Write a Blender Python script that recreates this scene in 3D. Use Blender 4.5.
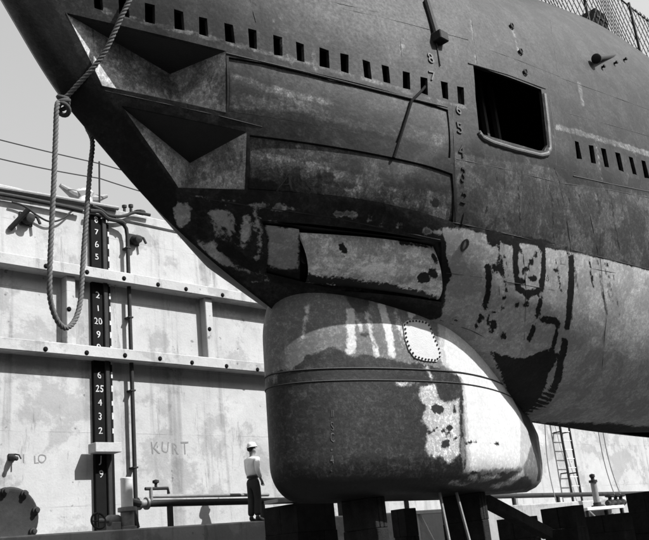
import bpy, bmesh, math, random
import numpy as np
from mathutils import Vector, Matrix

random.seed(7); rng = np.random.default_rng(7)
for o in list(bpy.data.objects): bpy.data.objects.remove(o)
SC = bpy.context.scene
COL = SC.collection

# ------------------------------------------------------------------ camera
# calibrated from the dock wall: ledges run to (1245,460), verticals to (41,-2500), f = 888 px of 649
F, CX, CY = 888.0, 324.5, 270.0
EYE = 1.6
ax = np.array([1245-CX, 460-CY, F]); ax /= np.linalg.norm(ax)
up = np.array([41-CX, -2500-CY, F]); up -= ax*(up@ax); up /= np.linalg.norm(up)
ay = np.cross(up, ax)
MW = np.stack([ax, ay, up])            # world = MW @ (right, down, forward)
cam = bpy.data.cameras.new('camera'); cam.sensor_fit = 'HORIZONTAL'; cam.sensor_width = 36.0
cam.lens = 36.0*F/649.0; cam.clip_start = 0.1; cam.clip_end = 3000
camo = bpy.data.objects.new('camera', cam); COL.objects.link(camo); SC.camera = camo
mw = Matrix.Identity(4)
for i in range(3):
    mw[i][0] = MW[i, 0]; mw[i][1] = -MW[i, 1]; mw[i][2] = -MW[i, 2]
mw[2][3] = EYE
camo.matrix_world = mw

# ------------------------------------------------------------------ light
SUN = Vector((0.45, -0.87, 1.0)).normalized()     # towards the sun (from the shadows on the dock wall)
w = bpy.data.worlds.new('World'); SC.world = w; w.use_nodes = True
nt = w.node_tree; nt.nodes.clear()
sky = nt.nodes.new('ShaderNodeTexSky'); sky.sky_type = 'NISHITA'; sky.sun_disc = False
sky.sun_elevation = math.asin(SUN.z); sky.sun_rotation = math.atan2(SUN.x, SUN.y)
sky.air_density = 5.0; sky.dust_density = 4.0
bw = nt.nodes.new('ShaderNodeRGBToBW')           # black-and-white photograph: the sky carries no hue
bg = nt.nodes.new('ShaderNodeBackground'); bg.inputs['Strength'].default_value = 0.08
wo = nt.nodes.new('ShaderNodeOutputWorld')
nt.links.new(sky.outputs[0], bw.inputs[0]); nt.links.new(bw.outputs[0], bg.inputs[0]); nt.links.new(bg.outputs[0], wo.inputs[0])
sl = bpy.data.lights.new('sun', 'SUN'); sl.energy = 4.2; sl.angle = math.radians(0.5); sl.color = (1, 1, 1)
so = bpy.data.objects.new('sun', sl); COL.objects.link(so); so.rotation_euler = SUN.to_track_quat('Z', 'Y').to_euler()
so.location = (20, -20, 40)
SC.view_settings.view_transform = 'Standard'; SC.view_settings.look = 'None'
SC.view_settings.exposure = 1.1; SC.view_settings.gamma = 1.0; SC.view_settings.use_curve_mapping = False
SC.render.engine = 'CYCLES'

# ------------------------------------------------------------------ pixel -> place
def ray(x, y): return MW @ np.array([x-CX, y-CY, F])
def onY(x, y, Y): r = ray(x, y); return r*Y/r[1]
def onZ(x, y, Z): r = ray(x, y); return r*Z/r[2]
def V(p): return Vector((p[0], p[1], p[2]+EYE))     # heights in this file count from eye level

def pchip(xk, yk, n=600):
    xk = np.array(xk, float); yk = np.array(yk, float)
    h = np.diff(xk); d = np.diff(yk)/h; m = np.zeros_like(yk); m[0], m[-1] = d[0], d[-1]
    for i in range(1, len(xk)-1):
        if d[i-1]*d[i] > 0:
            w1 = 2*h[i]+h[i-1]; w2 = h[i]+2*h[i-1]; m[i] = (w1+w2)/(w1/d[i-1]+w2/d[i])
    xs = np.concatenate([np.linspace(xk[i], xk[i+1], 40, endpoint=False) for i in range(len(h))]+[[xk[-1]]])
    i = np.clip(np.searchsorted(xk, xs, side='right')-1, 0, len(h)-1); t = (xs-xk[i])/h[i]
    ys = (2*t**3-3*t**2+1)*yk[i]+(t**3-2*t**2+t)*h[i]*m[i]+(-2*t**3+3*t**2)*yk[i+1]+(t**3-t**2)*h[i]*m[i+1]
    return xs, ys

# ------------------------------------------------------------------ hull lines
YC = 7.9
_sz, _sx = pchip([1.45,1.52,1.64,1.79,2.1,2.5,2.99,3.50,4.02,4.60,5.03,5.79,6.3,7.0,8.5,9.5],
                 [40.,18.,14.0,11.6,9.3,8.1,7.15,6.22,5.46,4.80,4.34,3.78,3.45,3.1,2.5,2.2])
def Xs(Z): return np.interp(Z, _sz, _sx)
def Zk(X): return np.interp(-np.asarray(X, float), -_sx, _sz)
def Zm(X): return np.interp(X, [3,6,9,14], [6.6,6.0,5.7,5.6])
_zx, _zy = pchip([2,9,11,14,16,20,26], [8.95,9.0,9.25,10.05,10.35,10.2,10.2])
def Zd(X): return np.interp(X, _zx, _zy)
def bf(X, Z):
    t = np.maximum(X-Xs(Z), 0)
    L = np.clip(2.77+(Z-3.76)*.69, 2.3, 5)
    b = 2.4*np.tanh(t/L)
    u = np.clip((Z-Zm(X))/(Zd(X)-Zm(X)), 0, 1)
    hb = np.interp(X, [6.6,7.5,9,11], [.3,1.3,2.8,3.4])
    v = np.clip((Zk(X)+hb-Z)/hb, 0, 1)
    return b*np.sqrt(np.clip(1-u**2.2, 0, 1))*np.sqrt(np.clip(1-v**1.6, 0, 1))
def hit(x, y, n=900):
    r = ray(x, y); Y = np.linspace(4.5, YC+2.5, n); P = r[None, :]*(Y/r[1])[:, None]
    ins = (np.abs(P[:, 1]-YC) <= bf(P[:, 0], P[:, 2])) & (P[:, 2] < Zd(P[:, 0])) & (P[:, 2] > 1.5)
    i = int(np.argmax(ins))
    if ins[i]: return P[i]
    return None
def hitx(x, y):
    """hull point under a pixel; just off the hull take the nearest pixel towards the hull"""
    for k in range(0, 60, 2):
        for (dx, dy) in ((0, 0), (k, 0), (0, -k), (k, -k), (0, k)):
            h = hit(x+dx, y+dy)
            if h is not None: return h
    return onY(x, y, YC)
def hull_pt(X, Z, off=0.0): return np.array([X, YC-float(bf(np.float64(X), np.float64(Z)))-off, Z])

# ------------------------------------------------------------------ dome lines
ZB, RB, ZT = .61, .45, 3.78
def tailx(Z): return np.interp(Z, [.5,.62,.68,.76,.88,1.05,1.5,1.75,1.95,2.15,2.4,2.6,2.9,3.2,3.8], [11.8,12.25,12.5,12.66,12.75,12.8,12.82,12.68,12.45,12.3,12.2,12.15,11.95,11.4,9.9])
def nosex(Z):
    u = np.clip((Z-2.6)/(ZT-2.6), 0, 1); v = np.clip((ZB+RB-Z)/RB, 0, 1)
    return 7.10+.03*(Z-2)+.03*(Z-2)*0+1.4*(1-np.sqrt(1-u**2))+RB*.9*(1-np.sqrt(1-v**2))
def Wz(Z):
    u = np.clip((Z-2.2)/(ZT-2.2), 0, 1); v = np.clip((ZB+RB-Z)/RB, 0, 1)
    return .95*np.clip(1-u**2.9, 0, 1)**(1/2.9)-RB*(1-np.sqrt(1-v**2))
def wf(X, Z):
    x0 = nosex(Z); x1 = tailx(Z); xm = np.minimum(9.5, .45*x0+.55*x1-.3); W = Wz(Z)
    a = W*np.clip(1-np.clip((xm-X)/(xm-x0), 0, 1)**1.5, 0, 1)**.5
    b = W*np.clip(1-np.clip((X-xm)/(x1-xm), 0, 1)**1.75, 0, 1)
    return np.where((X < x0) | (X > x1) | (Z < ZB) | (Z > ZT), -1, np.where(X <= xm, a, b))
def dhit(x, y, n=900):
    r = ray(x, y); Y = np.linspace(6, 9.5, n); P = r[None, :]*(Y/r[1])[:, None]
    ins = np.abs(P[:, 1]-YC) <= wf(P[:, 0], P[:, 2]); i = int(np.argmax(ins))
    return P[i] if ins[i] else None
def dhitx(x, y):
    for k in range(0, 60, 2):
        for (dx, dy) in ((0, 0), (k, 0), (-k, 0), (0, k), (0, -k)):
            h = dhit(x+dx, y+dy)
            if h is not None: return h
    return onY(x, y, YC)

# ------------------------------------------------------------------ helpers: objects
def tag(o, label, cat, group=None):
    o['label'] = label; o['category'] = cat
    if group: o['group'] = group
    return o
def thing(name, label, cat, loc=(0, 0, 0), group=None):
    o = bpy.data.objects.new(name, None); COL.objects.link(o); o.location = loc; o.empty_display_size = .2
    return tag(o, label, cat, group)
def link(name, me, mat, parent=None, smooth=False, angle=None):
    o = bpy.data.objects.new(name, me); COL.objects.link(o)
    if mat is not None and not me.materials: me.materials.append(mat)
    if smooth:
        me.polygons.foreach_set('use_smooth', [True]*len(me.polygons))
        if angle: me.set_sharp_from_angle(angle=math.radians(angle))
    if parent is not None:
        o.parent = parent; o.matrix_parent_inverse = Matrix.Translation(parent.location).inverted() if parent.parent is None else Matrix.Identity(4)
    return o
def mesh_from(name, vs, fs):
    me = bpy.data.meshes.new(name); me.from_pydata([tuple(v) for v in vs], [], [tuple(f) for f in fs]); me.update(); return me
class MB:
    """collects simple solids into one mesh (world coordinates, metres above the dock floor)"""
    def __init__(s): s.v = []; s.f = []
    def add(s, vs, fs):
        n = len(s.v); s.v += [Vector(v) for v in vs]; s.f += [tuple(i+n for i in f) for f in fs]
    def box(s, x0, x1, y0, y1, z0, z1, c=0.0, M=None):
        bm = bmesh.new(); bmesh.ops.create_cube(bm, size=1)
        for v in bm.verts: v.co = Vector(((x0+x1)/2+v.co.x*(x1-x0), (y0+y1)/2+v.co.y*(y1-y0), (z0+z1)/2+v.co.z*(z1-z0)))
        if c > 0: bmesh.ops.bevel(bm, geom=list(bm.edges), offset=c, segments=1, affect='EDGES')
        if M is not None: bmesh.ops.transform(bm, matrix=M, verts=bm.verts)
        s.bm(bm); return s
    def bm(s, bm):
        bm.verts.ensure_lookup_table(); bm.verts.index_update()
        s.add([v.co.copy() for v in bm.verts], [[v.index for v in f.verts] for f in bm.faces]); bm.free()
    def tube(s, pts, r, n=8, cap=True):
        pts = [Vector(p) for p in pts]; rs = r if hasattr(r, '__len__') else [r]*len(pts)
        T = [(pts[min(i+1, len(pts)-1)]-pts[max(i-1, 0)]).normalized() for i in range(len(pts))]
        ref = Vector((0, 0, 1)) if abs(T[0].z) < .9 else Vector((1, 0, 0))
        u = T[0].cross(ref).normalized(); vs = []; fs = []
        for i, p in enumerate(pts):
            u = (u-T[i]*u.dot(T[i])).normalized(); w_ = T[i].cross(u)
            for k in range(n):
                a = 2*math.pi*k/n; vs.append(p+(u*math.cos(a)+w_*math.sin(a))*rs[i])
        for i in range(len(pts)-1):
            for k in range(n):
                fs.append((i*n+k, i*n+(k+1) % n, (i+1)*n+(k+1) % n, (i+1)*n+k))
        if cap: fs.append(tuple(range(n-1, -1, -1))); fs.append(tuple((len(pts)-1)*n+k for k in range(n)))
        s.add(vs, fs); return s
    def lathe(s, base, axis, prof, n=20):
        """prof: (radius, height along axis)"""
        axis = Vector(axis).normalized(); q = axis.to_track_quat('Z', 'Y'); vs = []; fs = []
        for (r, h) in prof:
            for k in range(n):
                a = 2*math.pi*k/n; vs.append(Vector(base)+q @ Vector((r*math.cos(a), r*math.sin(a), h)))
        m = len(prof)
        for i in range(m-1):
            for k in range(n): fs.append((i*n+k, i*n+(k+1) % n, (i+1)*n+(k+1) % n, (i+1)*n+k))
        fs.append(tuple(range(n-1, -1, -1))); fs.append(tuple((m-1)*n+k for k in range(n)))
        s.add(vs, fs); return s
    def build(s, name, mat, parent=None, smooth=False, angle=35):
        return link(name, mesh_from(name, s.v, s.f), mat, parent, smooth, angle)

# ------------------------------------------------------------------ helpers: materials (greys only: a black-and-white photograph)
def nd(t, typ, **kw):
    n = t.nodes.new(typ)
    for k, v in kw.items(): setattr(n, k, v)
    return n
def math_n(t, op, a, b=None, c=None, clamp=False):
    n = t.nodes.new('ShaderNodeMath'); n.operation = op; n.use_clamp = clamp
    for i, x in enumerate((a, b, c)):
        if x is None: continue
        if isinstance(x, (int, float)): n.inputs[i].default_value = x
        else: t.links.new(x, n.inputs[i])
    return n.outputs[0]
def noise(t, vec, scale, detail=4, rough=.55, dist=0):
    n = nd(t, 'ShaderNodeTexNoise'); n.inputs['Scale'].default_value = scale; n.inputs['Detail'].default_value = detail
    n.inputs['Roughness'].default_value = rough; n.inputs['Distortion'].default_value = dist
    t.links.new(vec, n.inputs['Vector']); return n.outputs[0]
def scaled(t, vec, s):
    m = nd(t, 'ShaderNodeMapping'); m.inputs['Scale'].default_value = s; t.links.new(vec, m.inputs['Vector']); return m.outputs[0]
def smooth(t, x, a, b):
    n = nd(t, 'ShaderNodeMapRange', interpolation_type='SMOOTHSTEP'); t.links.new(x, n.inputs[0])
    n.inputs[1].default_value = a; n.inputs[2].default_value = b; return n.outputs[0]
def mixf(t, f, a, b):
    n = nd(t, 'ShaderNodeMix', data_type='FLOAT'); 
    for i, x in ((0, f), (2, a), (3, b)):
        if isinstance(x, (int, float)): n.inputs[i].default_value = x
        else: t.links.new(x, n.inputs[i])
    return n.outputs[0]
def base_mat(name, rough=.7, spec=.3):
    m = bpy.data.materials.new(name); m.use_nodes = True; t = m.node_tree
    p = t.nodes['Principled BSDF']; p.inputs['Roughness'].default_value = rough
    p.inputs['Specular IOR Level'].default_value = spec
    return m, t, p
def finish(t, p, val, bump=None, bstr=.3, bdist=.02):
    c = nd(t, 'ShaderNodeCombineColor')
    for i in range(3): t.links.new(val, c.inputs[i])
    t.links.new(c.outputs[0], p.inputs['Base Color'])
    if bump is not None:
        b = nd(t, 'ShaderNodeBump'); b.inputs['Strength'].default_value = bstr; b.inputs['Distance'].default_value = bdist
        t.links.new(bump, b.inputs['Height']); t.links.new(b.outputs[0], p.inputs['Normal'])
def grey(name, v, rough=.7, var=.35, scale=6, streak=.0, bstr=.25, spec=.3, metal=0):
    m, t, p = base_mat(name, rough, spec); p.inputs['Metallic'].default_value = metal
    g = nd(t, 'ShaderNodeNewGeometry').outputs['Position']
    n1 = noise(t, g, scale, 6, .62); n2 = noise(t, g, scale*7, 4)
    k = math_n(t, 'ADD', math_n(t, 'MULTIPLY', math_n(t, 'SUBTRACT', n1, .5), var*2), 1.0)
    k = math_n(t, 'MULTIPLY', k, math_n(t, 'ADD', math_n(t, 'MULTIPLY', math_n(t, 'SUBTRACT', n2, .5), var), 1.0))
    if streak:
        n3 = noise(t, scaled(t, g, (7, 7, .5)), 1.0, 5)
        k = math_n(t, 'MULTIPLY', k, math_n(t, 'ADD', math_n(t, 'MULTIPLY', math_n(t, 'SUBTRACT', n3, .5), streak*2), 1.0))
    val = math_n(t, 'MULTIPLY', k, v, clamp=True)
    finish(t, p, val, n2, bstr)
    return m
def concrete(name, v):
    m, t, p = base_mat(name, .9, .15)
    g = nd(t, 'ShaderNodeNewGeometry').outputs['Position']
    big = noise(t, scaled(t, g, (.35, .35, .5)), 1.0, 8, .6); mid = noise(t, g, 2.2, 8, .65); fine = noise(t, g, 22, 5, .6)
    run = noise(t, scaled(t, g, (2.2, 2.2, .14)), 1.0, 6, .6, .3); spot = noise(t, g, 5.5, 3, .5)
    k = math_n(t, 'ADD', math_n(t, 'MULTIPLY', math_n(t, 'SUBTRACT', big, .5), .55), 1.0)
    k = math_n(t, 'MULTIPLY', k, math_n(t, 'ADD', math_n(t, 'MULTIPLY', math_n(t, 'SUBTRACT', mid, .5), .45), 1.0))
    k = math_n(t, 'MULTIPLY', k, math_n(t, 'ADD', math_n(t, 'MULTIPLY', math_n(t, 'SUBTRACT', fine, .5), .22), 1.0))
    k = math_n(t, 'MULTIPLY', k, mixf(t, smooth(t, run, .52, .72), 1.0, .62))
    k = math_n(t, 'MULTIPLY', k, mixf(t, smooth(t, spot, .69, .75), 1.0, .5))
    pale = noise(t, scaled(t, g, (.8, .8, .9)), 1.0, 9, .7, .15); scr = noise(t, scaled(t, g, (3.2, 3.2, .5)), 1.0, 9, .75, .15)
    k = math_n(t, 'MULTIPLY', k, mixf(t, smooth(t, pale, .50, .58), 1.06, .80))
    k = math_n(t, 'MULTIPLY', k, mixf(t, smooth(t, scr, .58, .64), 1.0, .74))
    # board marks: shallow horizontal lift lines
    sep = nd(t, 'ShaderNodeSeparateXYZ'); t.links.new(g, sep.inputs[0])
    ln = math_n(t, 'ABSOLUTE', math_n(t, 'SUBTRACT', math_n(t, 'FRACT', math_n(t, 'MULTIPLY', sep.outputs[2], 1/1.52)), .5))
    lift = math_n(t, 'MULTIPLY', smooth(t, ln, .494, .499), smooth(t, mid, .42, .6))
    k = math_n(t, 'MULTIPLY', k, mixf(t, lift, 1.0, .62))
    h = math_n(t, 'ADD', math_n(t, 'MULTIPLY', mid, .6), math_n(t, 'MULTIPLY', fine, .25))
    finish(t, p, math_n(t, 'MULTIPLY', k, v, clamp=True), h, .35, .05)
    return m
def paint(name, t0, tA, tB, tL, tD, rough=.55, spec=.4, wob=.05, speck=.3, blot=.35, lap=0.0, grit=.25, mild=1.0, ripple=0.0, clean=0.0, soft=1.0, calm=0.0):
    """ship's paint: flat coats whose edges come from the distance fields pA/pB/pL/pD stored on the mesh"""
    m, t, p = base_mat(name, rough, spec)
    g = nd(t, 'ShaderNodeNewGeometry').outputs['Position']
    n1 = noise(t, g, 5, 5, .6); n2 = noise(t, g, 24, 4, .6); n3 = noise(t, g, 1.3, 4, .5)
    st = noise(t, scaled(t, g, (9, 9, .6)), 1.0, 5, .6, .2); sp = noise(t, g, 60, 3, .7)
    wv = math_n(t, 'ADD', math_n(t, 'MULTIPLY', math_n(t, 'SUBTRACT', n1, .5), wob*2.6), math_n(t, 'MULTIPLY', math_n(t, 'SUBTRACT', n2, .5), wob*1.6))
    wv = math_n(t, 'ADD', wv, math_n(t, 'MULTIPLY', math_n(t, 'SUBTRACT', noise(t, g, 75, 4, .7), .5), .02))
    def at(nm):
        a = nd(t, 'ShaderNodeAttribute'); a.attribute_name = nm; return math_n(t, 'ADD', a.outputs['Fac'], wv)
    val = t0; mL = None
    for nm, tv, sft in (('pA', tA, .012), ('pB', tB, .02), ('pL', tL, .014), ('pD', tD, .008)):
        mk = smooth(t, at(nm), -sft*soft, sft*soft); val = mixf(t, mk, val, tv)
        if nm == 'pA': mA = mk
        if nm in ('pB', 'pL') and clean: mL = mk if mL is None else math_n(t, 'MAXIMUM', mL, mk)
        if nm == 'pD' and clean: mL = math_n(t, 'MULTIPLY', mL, math_n(t, 'SUBTRACT', 1.0, mk))
        if nm == 'pD': mA = math_n(t, 'MULTIPLY', mA, math_n(t, 'SUBTRACT', 1.0, mk))
    k = math_n(t, 'ADD', math_n(t, 'MULTIPLY', math_n(t, 'SUBTRACT', n3, .5), .6), 1.0)
    k = math_n(t, 'MULTIPLY', k, math_n(t, 'ADD', math_n(t, 'MULTIPLY', math_n(t, 'SUBTRACT', n1, .5), .55), 1.0))
    k = math_n(t, 'MULTIPLY', k, math_n(t, 'ADD', math_n(t, 'MULTIPLY', math_n(t, 'SUBTRACT', st, .5), .55), 1.0))
    k = math_n(t, 'MULTIPLY', k, mixf(t, smooth(t, sp, .62, .72), 1.0, 1-speck))
    k = math_n(t, 'MULTIPLY', k, mixf(t, smooth(t, n2, .60, .72), 1.0, 1-speck*.8))
    b1 = noise(t, g, 2.1, 9, .68, .4); b2 = noise(t, scaled(t, g, (13, 13, .45)), 1.0, 6, .65, .3); b3 = noise(t, scaled(t, g, (1.2, 1.2, 5.5)), 1.0, 7, .7, .5)
    k = math_n(t, 'MULTIPLY', k, mixf(t, smooth(t, b1, .47, .55), 1-blot*.75, 1+blot*.55))
    k = math_n(t, 'MULTIPLY', k, mixf(t, smooth(t, b2, .58, .68), 1.0, 1-blot*1.1))
    k = math_n(t, 'MULTIPLY', k, mixf(t, smooth(t, b3, .60, .68), 1.0, 1+blot*1.4))
    g1 = noise(t, g, 17, 8, .72); g2 = noise(t, g, 46, 5, .7)
    k = math_n(t, 'MULTIPLY', k, mixf(t, smooth(t, g1, .46, .60), 1-grit*.55, 1+grit*1.1))
    k = math_n(t, 'MULTIPLY', k, mixf(t, smooth(t, g2, .42, .62), 1-grit*.6, 1+grit*.6))
    if lap:
        l1 = noise(t, scaled(t, g, (2.0, 2.0, 16)), 1.0, 6, .65, .8)
        k = math_n(t, 'MULTIPLY', k, math_n(t, 'ADD', math_n(t, 'MULTIPLY', math_n(t, 'SUBTRACT', l1, .5), lap*3), 1.0))
    if clean: k = math_n(t, 'ADD', math_n(t, 'MULTIPLY', math_n(t, 'SUBTRACT', k, 1.0), mixf(t, mL, 1.0, 1-clean)), 1.0)
    if calm: k = math_n(t, 'ADD', math_n(t, 'MULTIPLY', math_n(t, 'SUBTRACT', k, 1.0), mixf(t, mA, 1-calm, 1.0)), 1.0)
    if mild < 1:
        k = math_n(t, 'ADD', math_n(t, 'MULTIPLY', math_n(t, 'SUBTRACT', k, 1.0), mixf(t, mA, 1.0, mild)), 1.0)
    h = math_n(t, 'ADD', math_n(t, 'MULTIPLY', n3, 1.6), math_n(t, 'MULTIPLY', n2, .16))
    if ripple:
        sp_ = nd(t, 'ShaderNodeSeparateXYZ'); t.links.new(g, sp_.inputs[0])
        rp_ = math_n(t, 'MULTIPLY', math_n(t, 'SINE', math_n(t, 'MULTIPLY', sp_.outputs[0], 2*math.pi/.61)), math_n(t, 'SINE', math_n(t, 'MULTIPLY', sp_.outputs[2], 2*math.pi/1.3)))
        h = math_n(t, 'ADD', h, math_n(t, 'MULTIPLY', rp_, ripple))
    finish(t, p, math_n(t, 'MULTIPLY', val, k, clamp=True), h, .4, .03)
    rv = math_n(t, 'ADD', math_n(t, 'MULTIPLY', n2, .25), rough-.12); t.links.new(rv, p.inputs['Roughness'])
    return m

M = {}
M['wall'] = concrete('weathered_concrete', .325)
M['altar'] = concrete('altar_concrete', .25)
M['floor'] = concrete('dock_floor_concrete', .10)
M['ground'] = grey('quay_paving', .35, .9, .3, 1.5)
M['black'] = grey('black_paint', .006, .85, .4, 9, spec=.1)
M['tar'] = grey('tarred_timber', .016, .9, .8, 7, streak=.5, bstr=.6, spec=.1)
M['timber'] = grey('bare_timber', .33, .85, .4, 9)
M['white'] = grey('white_lettering', .42, .8, .6, 16)
M['iron'] = grey('dark_iron', .02, .7, .6, 12, spec=.2)
M['steel'] = grey('weathered_steel', .16, .55, .5, 12, spec=.4)
M['pale'] = grey('pale_paint', .6, .6, .25, 10)
M['rope'] = grey('manila_rope', .10, .95, .45, 40, spec=.1)
M['wirerope'] = grey('wire', .03, .7, .3, 20)
M['void'] = grey('unpainted_shaded_interior', .02, .8, .4, 6)
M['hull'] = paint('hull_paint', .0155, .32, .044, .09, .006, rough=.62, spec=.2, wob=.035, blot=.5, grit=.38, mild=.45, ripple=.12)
M['shutter'] = paint('shutter_paint', .019, .045, .010, .09, .006, rough=.62, spec=.25, wob=.06, speck=.45, blot=.5, grit=.5, lap=.45)
M['shutter2'] = paint('mottled_shutter_paint', .036, .085, .016, .2, .008, rough=.62, spec=.25, wob=.06, speck=.45, blot=.55, grit=.5, lap=.4)
M['recess'] = paint('recess_paint', .24, .2, .03, .5, .010, speck=.45, spec=.1, blot=.5, grit=.35)
M['tube'] = paint('tube_door_paint', .62, .2, .2, .85, .008, wob=.04)
M['dome'] = paint('dome_paint', .105, .0125, .32, .45, .005, rough=.5, spec=.3, soft=1.3, calm=.6, wob=.045, speck=.22, blot=.32, lap=.6, grit=.75, clean=.5)
M['faded'] = grey('faded_white_paint', .06, .8, .9, 30)
M['weld'] = grey('weld_bead', .03, .6, .4, 14)
M['weldd'] = grey('dark_weld_bead', .014, .6, .4, 14)
M['mark'] = grey('draft_mark_paint', .015, .6, .3, 20)
M['markl'] = grey('pale_draft_mark', .06, .6, .3, 20)

# ------------------------------------------------------------------ setting
def sheet(name, x0, x1, y0, y1, z, mat):
    o = link(name, mesh_from(name, [(x0, y0, z), (x1, y0, z), (x1, y1, z), (x0, y1, z)], [(0, 1, 2, 3)]), mat); o['kind'] = 'structure'; return o
sheet('dock_floor', -120, 220, -120, 17.6, 0, M['floor'])
WY = 17.05
TOP = 8.27+EYE
sheet('ground', -900, 900, 18.2, 1200, TOP-.004, M['ground'])

# dock wall with its ledges, columns and bolts
wall = thing('dock_wall', 'tall pale concrete dock wall with two long ledges behind the submarine', 'wall', (20, WY, 0))
X0, X1 = -30, 90
MB().box(X0, X1, WY, WY+1.2, 0, TOP-.25, 0).build('wall_face', M['wall'], wall)
MB().box(X0, X1, WY-.05, WY+1.2, TOP-.25, TOP, .03).build('coping', M['wall'], wall)
LP = .36
KZ = (WY-LP)/WY
for z0, z1 in ((6.48*KZ, 6.48*KZ+.25), (4.63*KZ, 4.63*KZ+.25)):
    MB().box(X0, X1, WY-LP, WY-.001, z0+EYE, z1+EYE, .015).build('ledge', M['wall'], wall)
for xc in [x_*KZ for x_ in (5.60, 9.45, 13.30, 17.15, 21.0, 24.85, 28.7, 32.5)]:
    MB().box(xc+.10, xc+.315, WY-.24, WY-.001, 4.63*KZ+.25+EYE+.002, 6.48*KZ+EYE-.002, .012).build('column', M['wall'], wall)
bolt_me = None
bz = [(46,266),(87,272),(124,278.3),(158,284.5),(186,289),(222.5,295)]
b2 = [(45.5,349),(86.7,352.6),(125,355.3),(160,358.5),(192,362.5),(226.5,366),(257.5,369.5)]
bl = [onY(x, y, WY-LP) for x, y in bz+b2]
bolt_me = None
for p in bl+[onY(69, 309, WY-.24), onY(209.5, 329, WY-.24)]:
    if bolt_me is None:
        b = MB().lathe((0, 0, 0), (0, -1, 0), [(.052, -.01), (.052, .012), (.03, .03)], 10)
        bolt_me = mesh_from('bolt', b.v, b.f); bolt_me.materials.append(M['black'])
    o = link('bolt', bolt_me, None, wall); o.location = Vector((p[0], p[1], p[2]+EYE)); 
near_blocker = thing('dock_wall', 'unseen opposite concrete dock wall added behind the viewer to hold back sky light', 'wall', (20, -6, 0))
MB().box(X0, X1, -7.2, -6, 0, TOP, .03).build('wall_face', M['wall'], near_blocker)  # wall out of view, added to cut the sky fill
# altar (walkway step) along the foot of the wall
AZ = .86
alt = MB().box(X0, X1, 15.75, WY-.002, 0, AZ+EYE, .03).build('dock_altar', M['altar'])
tag(alt, 'concrete step running along the foot of the dock wall', 'step')

def txt_mesh(body, size, ext=.004):
    cu = bpy.data.curves.new('t', 'FONT'); cu.body = body; cu.size = size; cu.align_x = 'CENTER'; cu.align_y = 'CENTER'; cu.extrude = ext
    cu.resolution_u = 3
    o = bpy.data.objects.new('t', cu); COL.objects.link(o)
    dg = bpy.context.evaluated_depsgraph_get(); me = bpy.data.meshes.new_from_object(o.evaluated_get(dg))
    bpy.data.objects.remove(o); bpy.data.curves.remove(cu)
    me.materials.clear()
    a_ = rng.normal(0, .05); kx, kz = 1+rng.normal(0, .06), 1+rng.normal(0, .06); ph = rng.random(4)*6
    for v in me.vertices:
        x_, y_ = v.co.x*kx+a_*v.co.y, v.co.y*kz
        v.co.x = x_+size*.018*math.sin(y_/size*9+ph[0])+size*.012*math.sin(x_/size*17+ph[1]); v.co.y = y_+size*.018*math.sin(x_/size*10+ph[2])+size*.012*math.sin(y_/size*19+ph[3])
    return me
def wall_text(name, body, X, Z, size, Y, mat, parent=None, ext=.004, sx=1.0):
    me = txt_mesh(body, size, ext)
    for v in me.vertices: v.co = Vector((X+v.co.x*sx, Y-v.co.z, Z+EYE+v.co.y))
    return link(name, me, mat, parent)

# depth gauge
gx0 = 10.06
gauge = thing('depth_gauge', 'black depth gauge board with white foot numerals on dock wall', 'gauge', (gx0+.24, WY, AZ+EYE))
MB().box(gx0, gx0+.27, WY-.10, WY-.001, AZ+EYE, 7.98+EYE, .008).build('number_board', M['black'], gauge)
MB().box(gx0+.272, gx0+.375, WY-.15, WY-.002, AZ+EYE, 7.93+EYE, .012).build('timber_strip', M['iron'], gauge)
MB().box(gx0+.377, gx0+.475, WY-.09, WY-.002, AZ+EYE, 7.85+EYE, .01).build('edge_board', M['black'], gauge)
for h in range(9, 29):
    s = {20: '20', 15: '25', 10: 'J'}.get(h, str(h % 10))
    if h in (11, 17, 23, 24): continue
    wall_text('numeral', s, gx0+.135, (h-2.2037)*.3048, .22, WY-.104, M['white'], gauge)
for h in range(12, 29):
    z = (h-2.35)*.3048+EYE
    MB().box(gx0+.435, gx0+.477, WY-.095, WY-.088, z, z+.10+.05*rng.random()).build('side_mark', M['white'], gauge)
plank = MB().box(gx0+.06, gx0+.70, WY-.5, WY-.155, 2.62+EYE-.0, 2.84+EYE, .008).build('plank', M['timber'])
pp = [onY(x, y, WY-.45) for x, y in ((95.5, 447), (121.5, 447))]
zc = pp[0][2]+EYE
plank.data = mesh_from('plank', *(lambda b: (b.v, b.f))(MB().box(pp[0][0], pp[1][0], WY-.46, WY-.151, zc-.10, zc+.10, .008))); plank.data.materials.append(M['timber'])
tag(plank, 'short bare timber plank fixed across the black gauge board', 'plank')

# wall pipe from the coping down
pipe = thing('drain_pipe', 'thin dark pipe running down wall beside the gauge board', 'pipe', (10.97, WY-.4, 0))
px_ = 11.0
MB().tube([(px_, WY-.14, AZ+EYE+.02), (px_, WY-.14, 7.6+EYE), (px_-.03, WY-.15, 7.78+EYE), (px_-.10, WY-.16, 7.86+EYE), (px_-.35, WY-.18, 7.95+EYE)], .048, 10).build('pipe_run', M['iron'], pipe, True)
for z in (2.2, 3.9, 5.6, 7.3):
    MB().box(px_-.062, px_+.062, WY-.195, WY-.0005, z+EYE-.018, z+EYE+.018, .004).build('bracket', M['iron'], pipe)

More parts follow.
